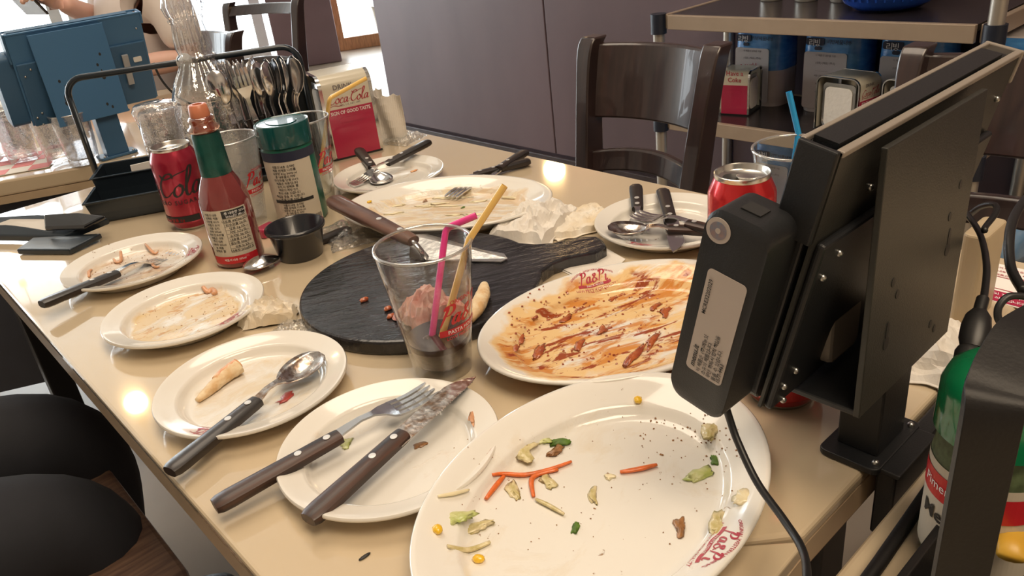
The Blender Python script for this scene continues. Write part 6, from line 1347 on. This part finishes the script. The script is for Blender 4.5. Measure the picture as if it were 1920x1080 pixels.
    def face(d):
        x, y, z = d
        r = Vector((x * 0.092, y * 0.073, z * 0.115))
        if z < 0: r.x += 0.010 * (1 if x > 0 else -0.6) * -z; r.y *= 1 - 0.25 * (-z) ** 1.5
        g = lambda yy, zz, wy, wz: math.exp(-((y * 0.073 - yy) / wy) ** 2 - ((z * 0.115 - zz) / wz) ** 2) if x > 0 else 0
        r.x += 0.024 * g(0, -0.020, 0.010, 0.014) + 0.010 * g(0, 0.002, 0.007, 0.022) - 0.010 * (g(-0.030, 0.008, 0.014, 0.010) + g(0.030, 0.008, 0.014, 0.010)) + 0.006 * g(0, -0.052, 0.020, 0.007) + 0.010 * g(0, -0.090, 0.018, 0.012)
        return Rz @ r
    N = 40; K = 30
    for j in range(K + 1):
        th = PI * j / K
        for i in range(N): ph = 2 * PI * i / N; vs.append(hc + face(Vector((math.sin(th) * math.cos(ph), math.sin(th) * math.sin(ph), -math.cos(th)))))
    m.add(vs, [(j * N + i, j * N + (i + 1) % N, (j + 1) * N + (i + 1) % N, (j + 1) * N + i) for j in range(K) for i in range(N)])
    m.build('head', 'skin', e, smooth=True)
    for s in (-1, 1):
        MB().ball(hc + Rz @ Vector((0.078, s * 0.030, 0.008)), 0.011, 8).build('eye', 'eye', e, smooth=True)
        MB().ball(hc + Rz @ Vector((-0.002, s * 0.076, -0.008)), 1.0, 8, (0.017, 0.008, 0.030)).build('ear', 'skin', e, smooth=True)
    MB().ball(hc + Rz @ Vector((0.092, 0, -0.053)), 1.0, 7, (0.008, 0.024, 0.0055)).build('mouth', mat('lips', (0.5, 0.2, 0.18), 0.5), e, smooth=True)
    hm = MB(); vs = []
    for j in range(K + 1):
        th = PI * j / K
        for i in range(N):
            ph = 2 * PI * i / N; d = Vector((math.sin(th) * math.cos(ph), math.sin(th) * math.sin(ph), -math.cos(th))); v = face(d)
            keep = d.z > 0.42 or (d.x < -0.05 and d.z > -0.55) or (abs(d.y) > 0.85 and d.z > 0.05)
            q = (Rz @ Vector((d.x * 0.104, d.y * 0.087, d.z * 0.128))) * (1 + 0.03 * mnoise(d * 6)) if keep else v * 0.9
            vs.append(hc + q)
    hm.add(vs, [(j * N + i, j * N + (i + 1) % N, (j + 1) * N + (i + 1) % N, (j + 1) * N + i) for j in range(K) for i in range(N)]); hm.build('hair', 'hair', e, smooth=True)
    # hands
    for s, h, el in ((-1, hands[0], elbows[0]), (1, hands[1], elbows[1])):
        H = Vector(h); d = (H - Vector(el)).normalized(); up = Vector((0, 0, 1)); sd = d.cross(up).normalized(); up = sd.cross(d)
        js = [(*H, 0.022, 0.026)]; es = []
        pc_ = chain(js, es, [(*(H + d * 0.045), 0.016, 0.036), (*(H + d * 0.085), 0.014, 0.036)], 0)
        for q, (o, L_) in enumerate(((-0.030, 0.062), (-0.010, 0.074), (0.010, 0.070), (0.029, 0.054))):
            b0 = H + d * 0.080 + sd * o; curl = up * -1
            chain(js, es, [(*b0, 0.010), (*(b0 + d * L_ * 0.45 + curl * 0.006), 0.0088), (*(b0 + d * L_ * 0.75 + curl * 0.022), 0.0080), (*(b0 + d * L_ * 0.88 + curl * 0.036), 0.0070)], pc_)
        t0 = H + d * 0.03 - sd * s * 0.030
        chain(js, es, [(*t0, 0.012), (*(t0 + d * 0.030 - sd * s * 0.018), 0.0105), (*(t0 + d * 0.058 - sd * s * 0.020 + curl * 0.008), 0.0088)], 0)
        skin('hand', js, es, 'skin', e)
    for f in feet:
        MB().ball((f[0] + 0.07, f[1], 0.045), 1.0, 10, (0.135, 0.048, 0.045)).build('shoe', 'shoe', e, smooth=True)
    return e
person((-0.30, 1.07, 0), 0.0, 'person in black trousers and dark shirt seated at the left side of the table', [(0.375, -0.100, 0.50), (0.42, 0.095, 0.515)], [(0.30, -0.11, 0), (0.36, 0.15, 0)], [(0.05, -0.12, 0.665), (0.05, 0.11, 0.665)], [(-0.12, -0.25, 0.72), (-0.12, 0.25, 0.72)], 'dark_shirt', lean=-0.06, long_sleeve=True)
chair((-0.10, 0.965, 0), PI, 'brown wooden chair under the person in black trousers', 'chair_seat', wtop=0.19, wbot=0.17)
pB = person((0.875, 2.62, 0), math.radians(188), 'person in a cream shirt holding up a phone at the window table', [(0.40, -0.12, 0.50), (0.40, 0.12, 0.50)], [(0.36, -0.12, 0), (0.36, 0.12, 0)], [(0.21, -0.06, 0.985), (0.26, 0.14, 0.80)], [(0.02, -0.20, 0.885), (0.02, 0.22, 0.80)], 'cream_shirt', lean=0.02)
q = PY(90, 16, 2.58); ph = MB().box((0, 0, 0), (0.008, 0.145, 0.072)).build('smartphone', 'screen', loc=(0.575, 2.66, 0.995), bevel=0.003); ph.rotation_euler = (0, -0.5, 0.15); tag(ph, 'dark phone held up by the person in the cream shirt', 'phone')
chair((0.81, 2.62, 0), 0.0, 'dark chair holding the person in the cream shirt', wtop=0.19, wbot=0.17)
chair((1.32, 3.15, 0), math.radians(20), 'dark open-backed chair standing against the bright front window', panel=False, wtop=0.19, wbot=0.17)

# ------------------------------------------------------------------ things on the window table
M['pale_pink'] = mat('faded_red_check', (0.78, 0.30, 0.32), 0.7)
def on_far(px, py): return P(px, py, 0.001)
mt_ = empty('checked_mat', FT(-0.10, 0.14, 0.001), 'red and white checked mat under the glasses on the window table', 'mat', None, math.atan2(-0.433, 0.901))
MB().box((0, 0, 0.0006), (0.36, 0.20, 0.0012)).build('cloth', 'paper', mt_)
for i in range(9):
    for j in range(5):
        if (i + j) % 2 == 0: MB().box((-0.16 + 0.04 * i, -0.08 + 0.04 * j, 0.0016), (0.038, 0.038, 0.0006)).build('red_check', 'pale_pink', mt_)
for i, (px, py) in enumerate(((46, 300), (118, 300), (160, 304), (20, 296))):
    q = P(px, py, 0.003)
    tumbler('drinking_glass', q.x, q.y, ['clear glass on the checked mat, left of the two middle ones', 'clear glass under the far tablet, centre of the checked mat', 'clear glass on the checked mat nearest the tablet column', 'clear glass at the left edge of the photo on the checked mat'][i], 'glasses on the window table', rt=0.036, rb=0.028, h=0.10, mt='textured_glass').location.z = TZ + 0.0025
q = PY(28, 33, 3.0); o = MB().box((0, 0, 0.03), (0.16, 0.10, 0.06)).build('white_box', 'paper', loc=(q.x - 0.16, 2.30, TZ), bevel=0.003); tag(o, 'white box lying on the far side of the window table', 'box')
# hanging leaves at the top of the photo in front of the bright window
M['leaf'] = mat('bright_leaf', (0.10, 0.36, 0.06), 0.4, col2=(0.20, 0.50, 0.10), vscale=8, coat=0.2)
lp = PY(700, -60, 5.6); e = empty('potted_plant', (lp.x + 0.12, lp.y, 0), 'leafy green plant whose leaves hang into the top of the photo by the window', 'plant')
MB().lathe([(0, 0), (0.13, 0), (0.17, 0.42), (0.18, 0.44), (0.16, 0.44), (0.15, 0.40), (0, 0.40)], 32).build('pot', 'disp_cream', e, smooth=True, auto=50)
MB().tube([(0, 0, 0.38), (0.02, 0, 0.9), (0, 0.02, 1.45)], 0.018, 8).build('stem', 'oak', e, smooth=True)
rnd = random.Random(3)
for i in range(26):
    a = 2 * PI * i / 26 * 3.1; L_ = rnd.uniform(0.34, 0.5); z0 = 1.45 - 0.012 * i; m = MB(); vs = []
    for k in range(9):
        t = k / 8; w = 0.035 * math.sin(PI * min(1, t * 0.92 + 0.08)) + 0.001; r = L_ * t; z = z0 + 0.16 * t - 0.42 * t * t
        c_, s_ = math.cos(a), math.sin(a); vs += [(c_ * r - s_ * w, s_ * r + c_ * w, z), (c_ * r, s_ * r, z - 0.008), (c_ * r + s_ * w, s_ * r - c_ * w, z)]
    m.add(vs, [(3 * k, 3 * k + 1, 3 * k + 4, 3 * k + 3) for k in range(8)] + [(3 * k + 1, 3 * k + 2, 3 * k + 5, 3 * k + 4) for k in range(8)]); m.build('leaf', 'leaf', e, smooth=True)
